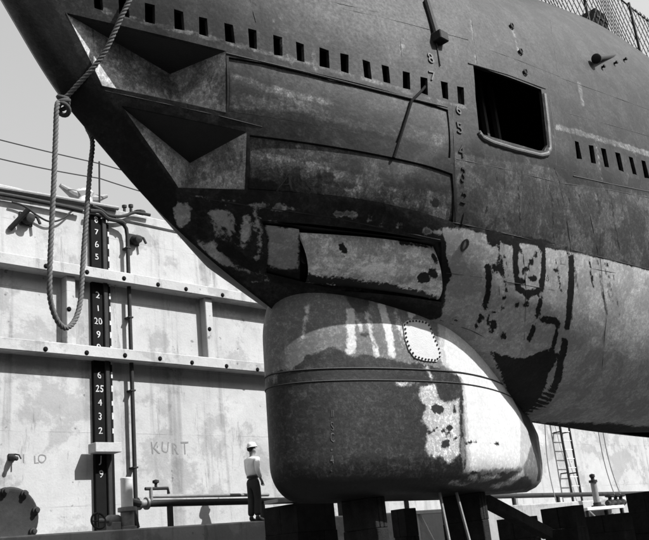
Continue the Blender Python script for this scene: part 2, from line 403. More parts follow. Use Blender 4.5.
# lettering scratched and chalked on the wall
def lettering(body, X, Z, size, v, lab, step):
    t = thing('wall_lettering', lab, 'lettering', (X, WY, Z+EYE)); m_ = grey('chalk_grey', v, .9, .25, 7)
    for i, ch in enumerate(body):
        if ch != ' ': wall_text('letter', ch, X+(i-(len(body)-1)/2)*step, Z+.02*math.sin(i*2.1), size*(1+.1*math.sin(i*5)), WY-.003, m_, t, .0015, .9)
lettering('KURT', 12.05, 2.64, 0.40, .16, 'faint grey chalked name KURT on concrete dock wall', .27)
lettering('I LO', onY(33, 459, WY)[0], onY(33, 459, WY)[2], .26, .17, 'small faint letters I LO above the round iron cover on wall', .13)

# big round valve cover at the foot of the wall
c = onY(12, 518, WY-.2)
vc = thing('valve_cover', 'large round dark iron cover with clamp lugs low on the dock wall', 'valve cover', (c[0], WY, c[2]+EYE))
MB().lathe((c[0], WY, c[2]+EYE), (0, -1, 0), [(.60, 0), (.60, .10), (.56, .14), (.50, .14), (.46, .12), (.1, .15), (.02, .15)], 40).build('disc', M['iron'], vc, True)
for a in range(0, 360, 45):
    a = math.radians(a+14); cx_, cz_ = c[0]+.53*math.cos(a), c[2]+EYE+.53*math.sin(a)
    MB().lathe((cx_, WY-.13, cz_), (0, -1, 0), [(.075, 0), (.075, .05), (.045, .06), (.045, .12), (.01, .125)], 12).build('lug', M['iron'], vc, True)

# small iron brackets on the wall
def wall_bracket(x, y, lab, big=1.0):
    p = onY(x, y, WY-.15); t = thing('wall_bracket', lab, 'bracket', (p[0], WY, p[2]+EYE)); X, Z = p[0], p[2]+EYE
    MB().box(X-.16*big, X+.12*big, WY-.04, WY-.0005, Z-.15*big, Z+.13*big, .01).build('plate', M['iron'], t)
    MB().lathe((X-.02, WY-.04, Z-.02), (0, -1, -.2), [(.11*big, 0), (.12*big, .1), (.08*big, .16), (.09*big, .22), (.02, .24)], 16).build('boss', M['iron'], t, True)
    MB().tube([(X+.05, WY-.05, Z+.1*big), (X+.16*big, WY-.16, Z+.02), (X+.2*big, WY-.2, Z-.12*big)], .03*big, 8).build('arm', M['iron'], t, True)
wall_bracket(137.5, 238, 'dark iron lug bracket bolted right of the vertical drain pipe', 1.0)
wall_bracket(29.5, 217, 'dark iron lug bracket bolted under the draped cable', 1.1)
wall_bracket(15, 456, 'small dark iron stub on wall above the round cover', .5)
# diagonal brace by the left bracket
p0, p1 = onY(10, 229, WY-.05), onY(29, 209, WY-.35)
tag(MB().tube([(p0[0], WY-.03, p0[2]+EYE), (p1[0], WY-.35, p1[2]+EYE)], .06, 8).build('brace', M['iron'], None, True), 'dark iron diagonal brace leaning beside the left wall bracket', 'brace')

# services along the coping: pipes, drooping cable, hose
def path(pix, Y, r, n=8, sub=8):
    P = [Vector(V(onY(x, y, Y+(d[0] if d else 0)))) for (x, y, *d) in pix]
    out = []
    for i in range(len(P)-1):
        a, b, c_, d_ = P[max(i-1, 0)], P[i], P[i+1], P[min(i+2, len(P)-1)]
        for k in range(sub):
            t = k/sub
            out.append(.5*((2*b)+(-a+c_)*t+(2*a-5*b+4*c_-d_)*t*t+(-a+3*b-3*c_+d_)*t**3))
    out.append(P[-1]); return out
cp1 = MB().tube(path([(-60,178.5), (12,190), (60,198), (97,204.6), (118,208.3)], WY-.12, 0), .055, 10).build('coping_pipe', M['steel'], None, True)
tag(cp1, 'upper long steel pipe lying along the top edge of dock wall', 'pipe')
cp2 = MB().tube(path([(-60,184), (12,196), (60,205.5), (82,210.5)], WY-.14, 0), .05, 10).build('coping_pipe', M['iron'], None, True)
tag(cp2, 'lower dark pipe strapped just under the wall top edge', 'pipe')
cab = MB().tube(path([(12,202), (24,206), (38,216), (50,221.5), (62,219), (72,211), (78,208)], WY-.12, 0), .022, 8).build('draped_cable', M['iron'], None, True)
tag(cab, 'thin black cable sagging under the coping pipes', 'cable')
hose = MB().tube(path([(92,206), (101,210), (108,215), (118,216.5), (126,215.5), (135,212.5), (150,215)], WY-.16, 0), .04, 8).build('hose', M['iron'], None, True)
tag(hose, 'dark hose drooping over the wall top beside the gauge head', 'hose')
hs2 = MB().tube(path([(90,211), (100,212), (108,218.5), (121,221.5), (125,225)], WY-.2, 0), .05, 8).build('hose', M['iron'], None, True)
tag(hs2, 'thick dark hose joining gauge head to the drain pipe top', 'hose')

# horned mooring cleat on the coping
c = onY(84, 204, WY+.45)
cl = thing('mooring_cleat', 'pale horned mooring cleat on top of dock wall', 'cleat', (c[0], WY+.45, TOP))
MB().lathe((c[0], WY+.45, TOP), (0, 0, 1), [(.36, 0), (.34, .06), (.22, .10), (.19, .34), (.26, .44), (.2, .52), (.04, .54)], 20).build('post', M['pale'], cl, True)
for s in (-1, 1):
    MB().tube([(c[0]+s*.1, WY+.45, TOP+.36), (c[0]+s*.32, WY+.45, TOP+.40), (c[0]+s*.62, WY+.45, TOP+.54)], [.13, .11, .05], 10).build('horn', M['steel'], cl, True)

# lifeline stanchions and their two wires
st0 = onY(99.5, 207, WY+.1)
stp = []
for i, dx in enumerate((-5.2, 0, 5.4)):
    X = st0[0]+dx
    t = MB().tube([(X, WY+.1, TOP), (X+.02, WY+.1, TOP+1.22)], .022, 8).box(X-.06, X+.06, WY+.04, WY+.16, TOP-.0, TOP+.02).build('stanchion', M['iron'], None, True)
    tag(t, ['thin dark stanchion post out along the wall top carrying wires', 'thin dark stanchion post beside the horned cleat', 'thin dark stanchion post on wall top behind the bow'][i], 'post', 'lifeline stanchions')
    stp.append((X+.02, WY+.1, TOP))
for z, lab in ((1.17, 'upper thin wire strung between the stanchion posts'), (.78, 'lower thin sagging wire strung between the stanchion posts')):
    P = []
    for a, b in zip(stp[:-1], stp[1:]):
        for k in range(16):
            t = k/16; P.append((a[0]+(b[0]-a[0])*t, a[1], TOP+z-(.12 if z < 1 else .05)*4*t*(1-t)))
    P.append((stp[-1][0], stp[-1][1], TOP+z))
    tag(MB().tube(P, .014, 6).build('lifeline_wire', M['wirerope'], None, True), lab, 'wire')
# small posts further along the coping
for (x, yt, yb, lab) in ((124.5, 200, 212, 'short thin peg on wall top beyond the hose'), (131, 199, 213, 'short peg with round head on wall top'), (139.5, 205, 214, 'squat stub on wall top close under the bow')):
    p = onY(x, yb, WY+.3); q = onY(x, yt, WY+.3)
    h = max(.2, q[2]-p[2]); r = .035 if x < 135 else .09
    tag(MB().lathe((p[0], WY+.3, TOP), (0, 0, 1), [(r, 0), (r, h*.8), (r*1.7, h*.82), (r*1.7, h), (.005, h+.01)], 10).build('peg', M['iron'], None, True), lab, 'peg')

# long service pipe along the altar
sp = thing('service_pipe', 'long dark service pipe running along the step behind the worker', 'pipe', (10, 16.35, AZ+EYE))
PY = 16.35
a, b = onY(146, 503.5, PY), onY(660, 493.5, PY)
MB().tube([(a[0], PY, a[2]+EYE), (b[0]+8, PY, b[2]+EYE-.1)], .075, 12).build('pipe_run', M['iron'], sp, True)
MB().tube([(a[0]+.1, PY-.02, a[2]+EYE+.14), (a[0]+3.4, PY-.02, a[2]+EYE+.09)], .04, 10).build('branch_pipe', M['steel'], sp, True)
for i in range(9):
    X = a[0]+.6+i*2.6; t = (X-a[0])/(b[0]+8-a[0]); z = a[2]+EYE+(b[2]-.1-a[2])*t
    if z-.05 > AZ+EYE: MB().box(X-.05, X+.05, PY-.05, PY+.05, AZ+EYE, z-.05, .006).build('pipe_support', M['iron'], sp)
MB().lathe((a[0]-.22, PY, a[2]+EYE), (1, 0, 0), [(.02, 0), (.13, .01), (.13, .07), (.09, .08), (.09, .2), (.13, .21), (.13, .26), (.07, .27)], 16).build('flange', M['steel'], sp, True)
# valve with handle
vz = a[2]+EYE
MB().tube([(a[0]+.12, PY-.02, vz+.05), (a[0]+.12, PY-.02, vz+.33)], .04, 10).build('valve_stem', M['steel'], sp, True)
MB().tube([(a[0]-.02, PY-.02, vz+.30), (a[0]+.55, PY-.02, vz+.30), (a[0]+.57, PY-.02, vz+.18)], .035, 8).build('valve_handle', M['iron'], sp, True)
MB().lathe((a[0]+.25, PY-.02, vz+.32), (0, 0, 1), [(.03, 0), (.03, .08), (.07, .1), (.07, .15), (.01, .17)], 10).build('valve_cap', M['iron'], sp, True)
# standpipes
def standpipe(x, yt, yb, Y, lab, r=.13, knob=False, mat='pale'):
    p, q = onY(x, yb, Y), onY(x, yt, Y); X = p[0]; z0 = AZ+EYE; z1 = q[2]+EYE
    t = thing('standpipe', lab, 'standpipe', (X, Y, z0))
    MB().lathe((X, Y, z0), (0, 0, 1), [(r*1.5, 0), (r*1.5, .05), (r*1.15, .06), (r*1.15, max(.08, p[2]+EYE-z0)), (r*1.6, max(.09, p[2]+EYE-z0+.01)), (r*1.6, max(.15, p[2]+EYE-z0+.09)), (r, max(.16, p[2]+EYE-z0+.1))], 18).build('flange', M['steel'], t, True)
    MB().lathe((X, Y, z0+.1), (0, 0, 1), [(r, 0), (r, z1-z0-.14), (r*1.05, z1-z0-.13), (r*1.05, z1-z0-.1), (r*.7, z1-z0-.09)], 18).build('barrel', M[mat], t, True)
    if knob: MB().lathe((X, Y, z1), (0, 0, 1), [(r*1.35, -.02), (r*1.35, .08), (r*.5, .1), (r*.5, .2), (r*.8, .24), (r*.8, .32), (r*.2, .36)], 14).build('cap', M['iron'], t, True)
    return t
standpipe(127.3, 478, 512, 15.95, 'pale upright standpipe with flange beside the gauge board foot', .12)
# elbow pipe by the left standpipe
e0 = onY(133, 500, 15.98); 
tag(MB().tube([(e0[0], 16.0, AZ+EYE), (e0[0]-.05, 16.0, AZ+EYE+.22), (e0[0]-.14, 16.0, AZ+EYE+.42), (e0[0]-.10, 16.1, AZ+EYE+.56), (a[0]-.2, 16.3, a[2]+EYE)], [.14, .14, .12, .1, .08], 10).build('elbow_pipe', M['iron'], None, True), 'thick dark elbow pipe rising from step beside the pale standpipe', 'pipe')
# hand wheel at gauge foot
hw = onY(97, 520, 15.95); hwt = thing('hand_wheel', 'iron valve with hand wheel at the foot of the gauge board', 'valve', (hw[0], 15.95, AZ+EYE))
ring = MB(); rp = [(hw[0]+.15*math.cos(t_), 15.9+.04*math.sin(t_), max(AZ+EYE+.19+.15*math.sin(t_), 0)) for t_ in np.linspace(0, 2*math.pi, 25)]
ring.tube(rp, .022, 8, False).build('wheel_rim', M['iron'], hwt, True)
MB().tube([(hw[0]-.15, 15.9, AZ+EYE+.19), (hw[0]+.15, 15.9, AZ+EYE+.19)], .014, 6).tube([(hw[0], 15.9, AZ+EYE+.04), (hw[0], 15.9, AZ+EYE+.34)], .014, 6).build('wheel_spokes', M['iron'], hwt, True)
MB().lathe((hw[0], 15.9, AZ+EYE+.19), (1, .3, 0), [(.03, 0), (.05, .05), (.05, .25), (.11, .3), (.11, .55), (.06, .6), (.06, .75)], 12).box(hw[0]+.3, hw[0]+.5, 15.88, 16.12, AZ+EYE, AZ+EYE+.15, .01).build('valve_body', M['steel'], hwt, True)

# ladder on the far wall
lx0, lx1 = onY(561, 432, WY-.3)[0], onY(569.8, 432, WY-.3)[0]
lad = thing('wall_ladder', 'dark iron ladder fixed to the dock wall under the hull', 'ladder', (lx0, WY-.3, AZ+EYE))
for X in (lx0, lx1): MB().box(X-.03, X+.03, WY-.33, WY-.27, AZ+EYE, TOP+.6, .004).build('rail', M['iron'], lad)
rung = None
z = AZ+EYE+.25
while z < TOP+.4:
    MB().tube([(lx0, WY-.3, z), (lx1, WY-.3, z)], .016, 6).build('rung', M['pale'], lad); z += .32
for zz in (1.9, 3.35, 4.2, 6.2, 7.8):
    for X in (lx0, lx1): MB().box(X-.03, X+.03, WY-.27, WY-.0005, zz+EYE-.02, zz+EYE+.02, .004).build('stand_off', M['iron'], lad)
# slack lines hanging in front of the far wall
for i, (xa, ya, xb, yb) in enumerate(((598, 430, 618, 503), (603, 432, 623, 500), (545, 426, 556, 500))):
    p, q = onY(xa, ya, 15.9), onY(xb, yb, 15.9)
    P = [(p[0]+(q[0]-p[0])*t, 15.9+.1*math.sin(3*t), p[2]+EYE+(q[2]-p[2])*t) for t in np.linspace(-1.2, 1, 24)]
    P[-1] = (P[-1][0], 15.9, AZ+EYE)
    tag(MB().tube(P, .017, 6).build('hanging_line', M['steel'], None, True), ['thin grey line hanging right of the capped standpipe', 'second thin grey line hanging beside the first by standpipe', 'thin grey line hanging left of the wall ladder'][i], 'line', 'lines hanging by far wall')

# ------------------------------------------------------------------ submarine
sub = thing('submarine', 'weathered grey submarine bow propped in the dry dock on blocks', 'submarine', (12, YC, 1.6+EYE))

def quad_xz(pix): return [hitx(x, y) for x, y in pix]
def prism(P, dy0=.35, dy1=.35):
    """closed cutter through the port plating; P points on the hull, in order"""
    n = len(P); y0 = min(p[1] for p in P)-dy0; y1 = max(p[1] for p in P)+dy1
    vs = [(p[0], y0, p[2]+EYE) for p in P]+[(p[0], y1, p[2]+EYE) for p in P]
    fs = [tuple(range(n)), tuple(range(2*n-1, n-1, -1))]+[(i, i+n, (i+1) % n+n, (i+1) % n) for i in range(n)]
    bm = bmesh.new(); bv = [bm.verts.new(v) for v in vs]
    for f in fs: bm.faces.new([bv[i] for i in f])
    bmesh.ops.recalc_face_normals(bm, faces=bm.faces); return bm

def slot_quad(xl, xr, yt, yb, s):
    w_ = xr-xl-s
    j = rng.normal(0, .35, 8)
    return [(xl+j[0], yt+j[1]), (xl+w_+j[2], yt+.27*w_+j[3]), (xr+j[4], yb+j[5]), (xr-w_+j[6], yb-.27*w_+j[7])]
slots = [(93,103,-9,11,1),(118,129,-4,18,1),(144,155,3,24.5,1),(173.5,184,9.5,31,1),(198,208,16,37,1),(224,234.5,23,44,1),(247.5,257,28.5,50,1),(273,283,35,56.5,1),(295.5,304.5,41.5,62.5,1),(319,329,47.5,68.5,1),
         (340,349,53,73.5,1),(362.5,371.5,59.5,79.5,1),(382,390,65,84.5,1),(402.5,410.5,71,90,1),(419.5,428,76,95,1),(440.5,448.5,81,100,1),(457,464.5,86,105,1),
         (574,581.5,141,160,3),(588,595.5,145,164,3),(601,609,148.5,167.5,3.5),(615,624,152.5,172,4),(628,636.5,156.5,175,4),(641,649.5,160,178.5,4),(654,662,164,182,4)]
S1 = [(66,13),(226,51),(226,112.5),(102,86)]            # forward scoop, upper tube
D1 = [(228.5,57),(447.5,110),(450,158.5),(228.5,111.5)]  # its shutter
S2 = [(121,106),(247,132),(245,190),(178,188)]
D2 = [(249.5,135),(452,174),(452.5,222.5),(247.5,189.5)]
O3 = [(262,221),(441,242),(441,302),(340,291),(266,273)]
HT = [(473,65.5),(507,76.5),(541,89.5),(544.5,120),(547,145),(543.5,151),(538,150.5),(508,142),(483,134.5),(478.5,130),(475.5,98)]

# outer plating: rows of constant height, columns counted from the stem
def hull_rows(nz, nt_, x_end=24.0):
    zn = np.concatenate([1.60+.5*np.linspace(0, 1, 16, endpoint=False)**1.6, np.linspace(2.1, 9.0, nz)])
    zn = zn[Xs(zn) < x_end-.5]
    tau = np.linspace(0, 1, nt_)**1.35
    X = Xs(zn)[:, None]+(x_end-Xs(zn))[:, None]*tau[None, :]
    Z = np.where(zn[:, None] < 6, zn[:, None]*np.ones_like(X), 6+(zn[:, None]-6)/3*(Zd(X)-6))
    B = bf(X, Z); B[:, 0] = 0
    return X, Z, B
def slab(nz, nt_, side):
    X, Z, B = hull_rows(nz, nt_); R, C = X.shape
    th = .004+np.minimum(.045, .5*B)
    out = np.stack([X, YC-side*B, Z+EYE], -1).reshape(-1, 3); inn = np.stack([X, YC-side*(B-th), Z+EYE], -1).reshape(-1, 3)
    vs = np.concatenate([out, inn]); N = R*C; fs = []
    for r in range(R-1):
        for c_ in range(C-1):
            a_, b_, c2, d_ = r*C+c_, r*C+c_+1, (r+1)*C+c_+1, (r+1)*C+c_
            fs.append((a_, b_, c2, d_)); fs.append((a_+N, d_+N, c2+N, b_+N))
    ring_ = [c_ for c_ in range(C)]+[r*C+C-1 for r in range(1, R)]+[(R-1)*C+c_ for c_ in range(C-2, -1, -1)]+[r*C for r in range(R-2, 0, -1)]
    for i in range(len(ring_)):
        p_, q_ = ring_[i], ring_[(i+1) % len(ring_)]; fs.append((q_, p_, p_+N, q_+N))
    me = mesh_from('hull_plating', vs, fs)
    bm = bmesh.new(); bm.from_mesh(me); bmesh.ops.recalc_face_normals(bm, faces=bm.faces); bm.to_mesh(me); bm.free()
    return me

def poly_sdf(P, Q):
    """signed distance (inside positive) of points P to polygon Q in the X-Z plane"""
    n = len(Q); d = np.full(len(P), 9e9); ins = np.zeros(len(P), bool)
    for i in range(n):
        a_, b_ = Q[i], Q[(i+1) % n]; ab = b_-a_; ap = P-a_
        t = np.clip((ap@ab)/max(ab@ab, 1e-9), 0, 1); d = np.minimum(d, ((ap-t[:, None]*ab)**2).sum(1))
        cnd = (a_[1] > P[:, 1]) != (b_[1] > P[:, 1])
        with np.errstate(divide='ignore', invalid='ignore'):
            xi = a_[0]+(P[:, 1]-a_[1])/(b_[1]-a_[1])*ab[0]
        ins ^= cnd & (P[:, 0] < xi)
    d = np.sqrt(d); return np.where(ins, d, -d)
def coats(me, table, hitf, stem=False):
    """store the coats' distance fields; polygons are given as photo pixels and laid onto the surface once"""
    co = np.empty(len(me.vertices)*3, np.float32); me.vertices.foreach_get('co', co); co = co.reshape(-1, 3)
    P = np.stack([co[:, 0], co[:, 2]-EYE], 1).astype(float)
    for nm in ('pA', 'pB', 'pL', 'pD'):
        f_ = np.full(len(P), -.5)
        for Q in table.get(nm, []):
            q = np.array([[h[0], h[2]] for h in (hitf(x, y) for x, y in Q)]); f_ = np.maximum(f_, poly_sdf(P, q))
        if stem and nm == 'pD':  # black stem coat with the bow's shade painted in
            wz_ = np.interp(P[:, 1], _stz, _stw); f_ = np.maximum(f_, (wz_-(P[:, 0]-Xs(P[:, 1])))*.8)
        at = me.attributes.new(nm, 'FLOAT', 'POINT'); at.data.foreach_set('value', np.clip(f_, -.5, .5).astype(np.float32))
def stroke(pts, w_):
    """thick brush stroke as a polygon"""
    L, R = [], []
    for i, (x, y) in enumerate(pts):
        x0, y0 = pts[max(i-1, 0)]; x1, y1 = pts[min(i+1, len(pts)-1)]
        l = math.hypot(x1-x0, y1-y0); nx, ny = -(y1-y0)/l*w_/2, (x1-x0)/l*w_/2
        L.append((x+nx, y+ny)); R.append((x-nx, y-ny))
    return L+R[::-1]
def blob(x, y, rx, ry): return [(x+rx*math.cos(a), y+ry*math.sin(a)) for a in np.linspace(0, 2*math.pi, 9)[:-1]]

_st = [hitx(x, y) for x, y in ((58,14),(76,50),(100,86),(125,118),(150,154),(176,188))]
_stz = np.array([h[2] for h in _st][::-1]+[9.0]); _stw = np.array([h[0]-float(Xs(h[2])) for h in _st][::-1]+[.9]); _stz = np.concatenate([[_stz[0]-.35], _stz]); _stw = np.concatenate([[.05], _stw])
HULLCOAT = {
 'pA': [[(443,229),(457,227),(500,239),(570,252),(690,282),(820,322),(820,490),(690,470),(560,445),(530,430),(470,400),(380,330),(441,318)],
        [(268,222),(303,226),(302,268),(266,268)], [(209,212),(226,207),(229,226),(217,233)], stroke([(231,213),(229,240)], 6), stroke([(246,213),(242,250)], 7), [(247,280),(255,282),(253,298),(247,296)], [(162,201),(191,205),(189,223),(180,230),(166,215)], [(195,242),(214,244),(238,270),(236,281),(214,262)], stroke([(222,212),(219,236)], 3), stroke([(254,212),(256,262)], 3.5),
        blob(278,208,10,4), blob(262,206,5,3.5), stroke([(334,215),(345,213),(356,217)], 4), blob(369,219,4,3.5), blob(381,224,4,3.5), blob(400,226,5,2.5), blob(427,231,5,4), blob(437,233,3,3), stroke([(196,197),(230,202),(300,210)], 2)],
 'pB': [[(453,152),(475,156),(500,161),(530,164),(556,170),(566,183),(610,190),(690,206),(820,240),(820,321),(690,281),(640,268),(570,251),(500,237),(455,225)],
        ],
 'pL': [stroke([(100,10),(155,25),(209,38),(258,51),(306,64),(352,76),(412,93)], 3.5), stroke([(420,98),(450,104),(466,107)], 3.5), stroke([(500,118),(508,119)], 2),
        stroke([(556,127),(590,136),(622,146),(655,156)], 5), stroke([(470,18),(474,44),(476,63)], 1.6), stroke([(579,82),(581,96),(583,106)], 3),
        stroke([(512,28),(516,44),(521,60)], 1.6), blob(277,208,7,4), blob(262,206,4,3), stroke([(334,215),(345,213),(354,216)], 3), blob(369,219,3,3), blob(381,224,3,3), blob(427,231,4,4),],
 'pD': [
        [(262,270),(272,282),(345,296),(440,306),(440,318),(345,305),(270,312)],  # shaded hull underside above the dome, painted as a dark strip
        stroke([(484,160),(485,226)], 1.2), stroke([(516,170),(519,232)], 1.6), stroke([(549,180),(553,242)], 1.6), stroke([(196,200),(200,230),(205,240)], 7), stroke([(236,212),(235,240)], 3),
        stroke([(217,245),(234,255),(244,262),(258,270)], 10),
        stroke([(489,263),(488,290),(483,310)], 5.5), stroke([(482,314),(474,330)], 5), stroke([(492,268),(504,272)], 6), stroke([(487,311),(497,311)], 3.5), blob(503,336,3,4), blob(494,327,3,3), blob(488,321,2.5,4),
        blob(497,262,2.5,2), stroke([(495,320),(490,333)], 4), blob(455,319,3,3),
        stroke([(515,238),(515,265),(517,290)], 5.5), stroke([(543,242),(543,268),(541,291)], 5), stroke([(513,239),(530,241),(546,244)], 7), stroke([(516,288),(528,294),(541,289)], 7), blob(522,252,3,2), blob(531,262,3,4), blob(524,270,4,3), blob(536,255,2.5,4), blob(533,278,5,4), blob(522,281,4,3),
        stroke([(541,298),(536,318)], 5), stroke([(534,326),(528,342)], 5.5), stroke([(541,319),(557,321)], 7), blob(517,305,3,4), blob(526,305,3,3.5),
        stroke([(571,255),(570,290),(566,330)], 6), stroke([(565,338),(560,365),(550,395),(541,408)], 7), stroke([(559,320),(553,345),(546,362)], 4.5),
        [(488,350),(510,358),(530,356),(548,349),(560,354),(548,372),(538,400),(528,420),(505,400)],  # dark belly patch: paint with the underside's shading put in
        [(484,227),(500,232),(512,235),(514,246),(506,246),(500,241),(494,247),(488,244)],
        [(439,236),(446,240),(446,262),(453,273),(449,283),(443,290),(443,304),(438,302)],
        stroke([(455,224),(500,236),(560,248)], 1.5), stroke([(573,177),(610,184),(655,194)], 3), stroke([(602,172),(612,178)], 7), stroke([(628,181),(640,184)], 7),
        stroke([(535,238),(570,250)], 3)],
}
# lighter wear inside the scraped square
for _ in range(64):
    x = rng.uniform(474, 645); y = rng.choice([160+.24*(x-460), 225+.245*(x-455), 110+.25*(x-470)]); L_ = rng.uniform(10, 62)
    HULLCOAT[rng.choice(['pD', 'pD', 'pB', 'pL'])].append(stroke([(x, y), (x+L_*.07, y+L_*.5), (x+L_*.16, y+L_)], rng.uniform(.6, 1.5)))
for _ in range(34):
    x = rng.uniform(240, 470); y = 100+.245*(x-445)+rng.uniform(-62, -8); L_ = rng.uniform(8, 34)
    HULLCOAT['pL' if rng.random() < .4 else 'pB'].append(stroke([(x, y), (x+L_*.1, y+L_)], rng.uniform(.6, 1.6)))
for _ in range(10):
    x = rng.uniform(478, 560); y = rng.uniform(245, 330); HULLCOAT['pD'].append(blob(x, y, rng.uniform(1, 2.6), rng.uniform(1, 3.2)))
me = slab(128, 290, 1)
port = link('hull_plating', me, M['hull'], None)
cb = bpy.data.meshes.new('cut'); bmc = bmesh.new()
for Q in [slot_quad(*s) for s in slots]+[S1, D1, S2, D2, O3, HT]:
    b_ = prism(quad_xz(Q)); tmp = bpy.data.meshes.new('x'); b_.to_mesh(tmp); b_.free(); bmc.from_mesh(tmp); bpy.data.meshes.remove(tmp)
bmc.to_mesh(cb); bmc.free()
cut = bpy.data.objects.new('cut', cb); COL.objects.link(cut)
md = port.modifiers.new('cut', 'BOOLEAN'); md.operation = 'DIFFERENCE'; md.solver = 'EXACT'; md.object = cut
dg = bpy.context.evaluated_depsgraph_get(); nm_ = bpy.data.meshes.new_from_object(port.evaluated_get(dg))
bpy.data.objects.remove(port); bpy.data.objects.remove(cut)
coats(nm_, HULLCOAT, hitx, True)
nm_.materials.clear()
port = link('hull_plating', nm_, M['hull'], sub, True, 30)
port['label'] = 'port side plating with slots, torpedo openings and hatch'
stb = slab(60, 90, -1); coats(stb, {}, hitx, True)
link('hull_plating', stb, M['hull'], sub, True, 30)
# closing bulkhead at the after end of what is built
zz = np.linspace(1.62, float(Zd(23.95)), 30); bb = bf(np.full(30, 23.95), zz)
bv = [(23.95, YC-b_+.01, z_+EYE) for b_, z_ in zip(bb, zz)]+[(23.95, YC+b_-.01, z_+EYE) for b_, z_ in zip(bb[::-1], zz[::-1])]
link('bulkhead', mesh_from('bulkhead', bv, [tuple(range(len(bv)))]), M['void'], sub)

def patch(Q, nx, ny, dep, gap=.012, mat=None, name='torpedo_shutter', table=None, bulge=0.0, thick=.03):
    """curved panel in a hull opening; Q = pixel corners TL TR BR BL; dep(u,v) metres behind the plating"""
    H = quad_xz(Q); c4 = [np.array([h[0], h[2]]) for h in H]; cen = sum(c4)/4
    sh = []
    for c_ in c4:
        d_ = cen-c_; sh.append(c_+np.array([math.copysign(gap, d_[0]), math.copysign(gap, d_[1])]))
    vs = []; fs = []
    for layer in (0, 1):
        for j in range(ny+1):
            for i in range(nx+1):
                u, v_ = i/nx, j/ny
                q = (1-v_)*((1-u)*sh[0]+u*sh[1])+v_*((1-u)*sh[3]+u*sh[2])
                h = hull_pt(q[0], q[1]); vs.append((h[0], h[1]+dep(u, v_)+layer*thick, h[2]+EYE))
    N = (nx+1)*(ny+1)
    for j in range(ny):
        for i in range(nx):
            a_ = j*(nx+1)+i; fs.append((a_, a_+nx+1, a_+nx+2, a_+1)); fs.append((a_+N, a_+1+N, a_+nx+2+N, a_+nx+1+N))
    rg = [i for i in range(nx+1)]+[j*(nx+1)+nx for j in range(1, ny+1)]+[ny*(nx+1)+i for i in range(nx-1, -1, -1)]+[j*(nx+1) for j in range(ny-1, 0, -1)]
    for i in range(len(rg)): p_, q_ = rg[i], rg[(i+1) % len(rg)]; fs.append((p_, q_, q_+N, p_+N))
    me = mesh_from(name, vs, fs); coats(me, table or {}, hitx)
    return link(name, me, mat, sub, True, 40)
SH1 = {'pA': [stroke([(232,78),(280,91),(330,102),(380,113),(400,118)], 7), stroke([(232,100),(300,108),(360,127),(445,142)], 13)],
       'pB': [stroke([(330,103),(352,106),(380,116),(440,122)], 12), stroke([(300,115),(350,128),(420,146)], 4), stroke([(326,80),(324,98)], 3), stroke([(367,88),(365,104)], 3)],
       'pL': [stroke([(236,76),(262,85),(282,90)], 3), stroke([(290,94),(335,104)], 3), stroke([(250,96),(290,105)], 1.5)]}
SH2 = {'pA': [[(250,150),(282,155),(283,188),(252,181)], stroke([(284,160),(340,176),(400,186)], 10), [(362,160),(378,162),(380,202),(362,200)], [(320,182),(360,190),(360,206),(322,200)], [(428,190),(448,194),(446,218),(425,214)], [(380,196),(420,202),(420,214),(380,208)]],
       'pB': [[(250,178),(276,182),(284,194),(250,190)], blob(299,168,7,4), blob(326,178,8,6), blob(356,167,6,9), [(380,172),(450,186),(448,192),(382,188)]],
       'pL': [blob(299,146,3,1.5), blob(358,189,4,2.5), stroke([(345,190),(356,192)], 5)],
       'pD': [blob(436,203,5,5), blob(300,169,5,2.5)]}
sh1 = patch(D1, 70, 22, lambda u, v: .022-.008*math.sin(math.pi*v), .012, M['shutter'], 'torpedo_shutter', SH1)
sh2 = patch(D2, 70, 22, lambda u, v: .024-.008*math.sin(math.pi*v), .012, M['shutter2'], 'torpedo_shutter', SH2)
sh1['label'] = 'upper long torpedo shutter with pale horizontal streaks'; sh2['label'] = 'lower long torpedo shutter with mottled patches'

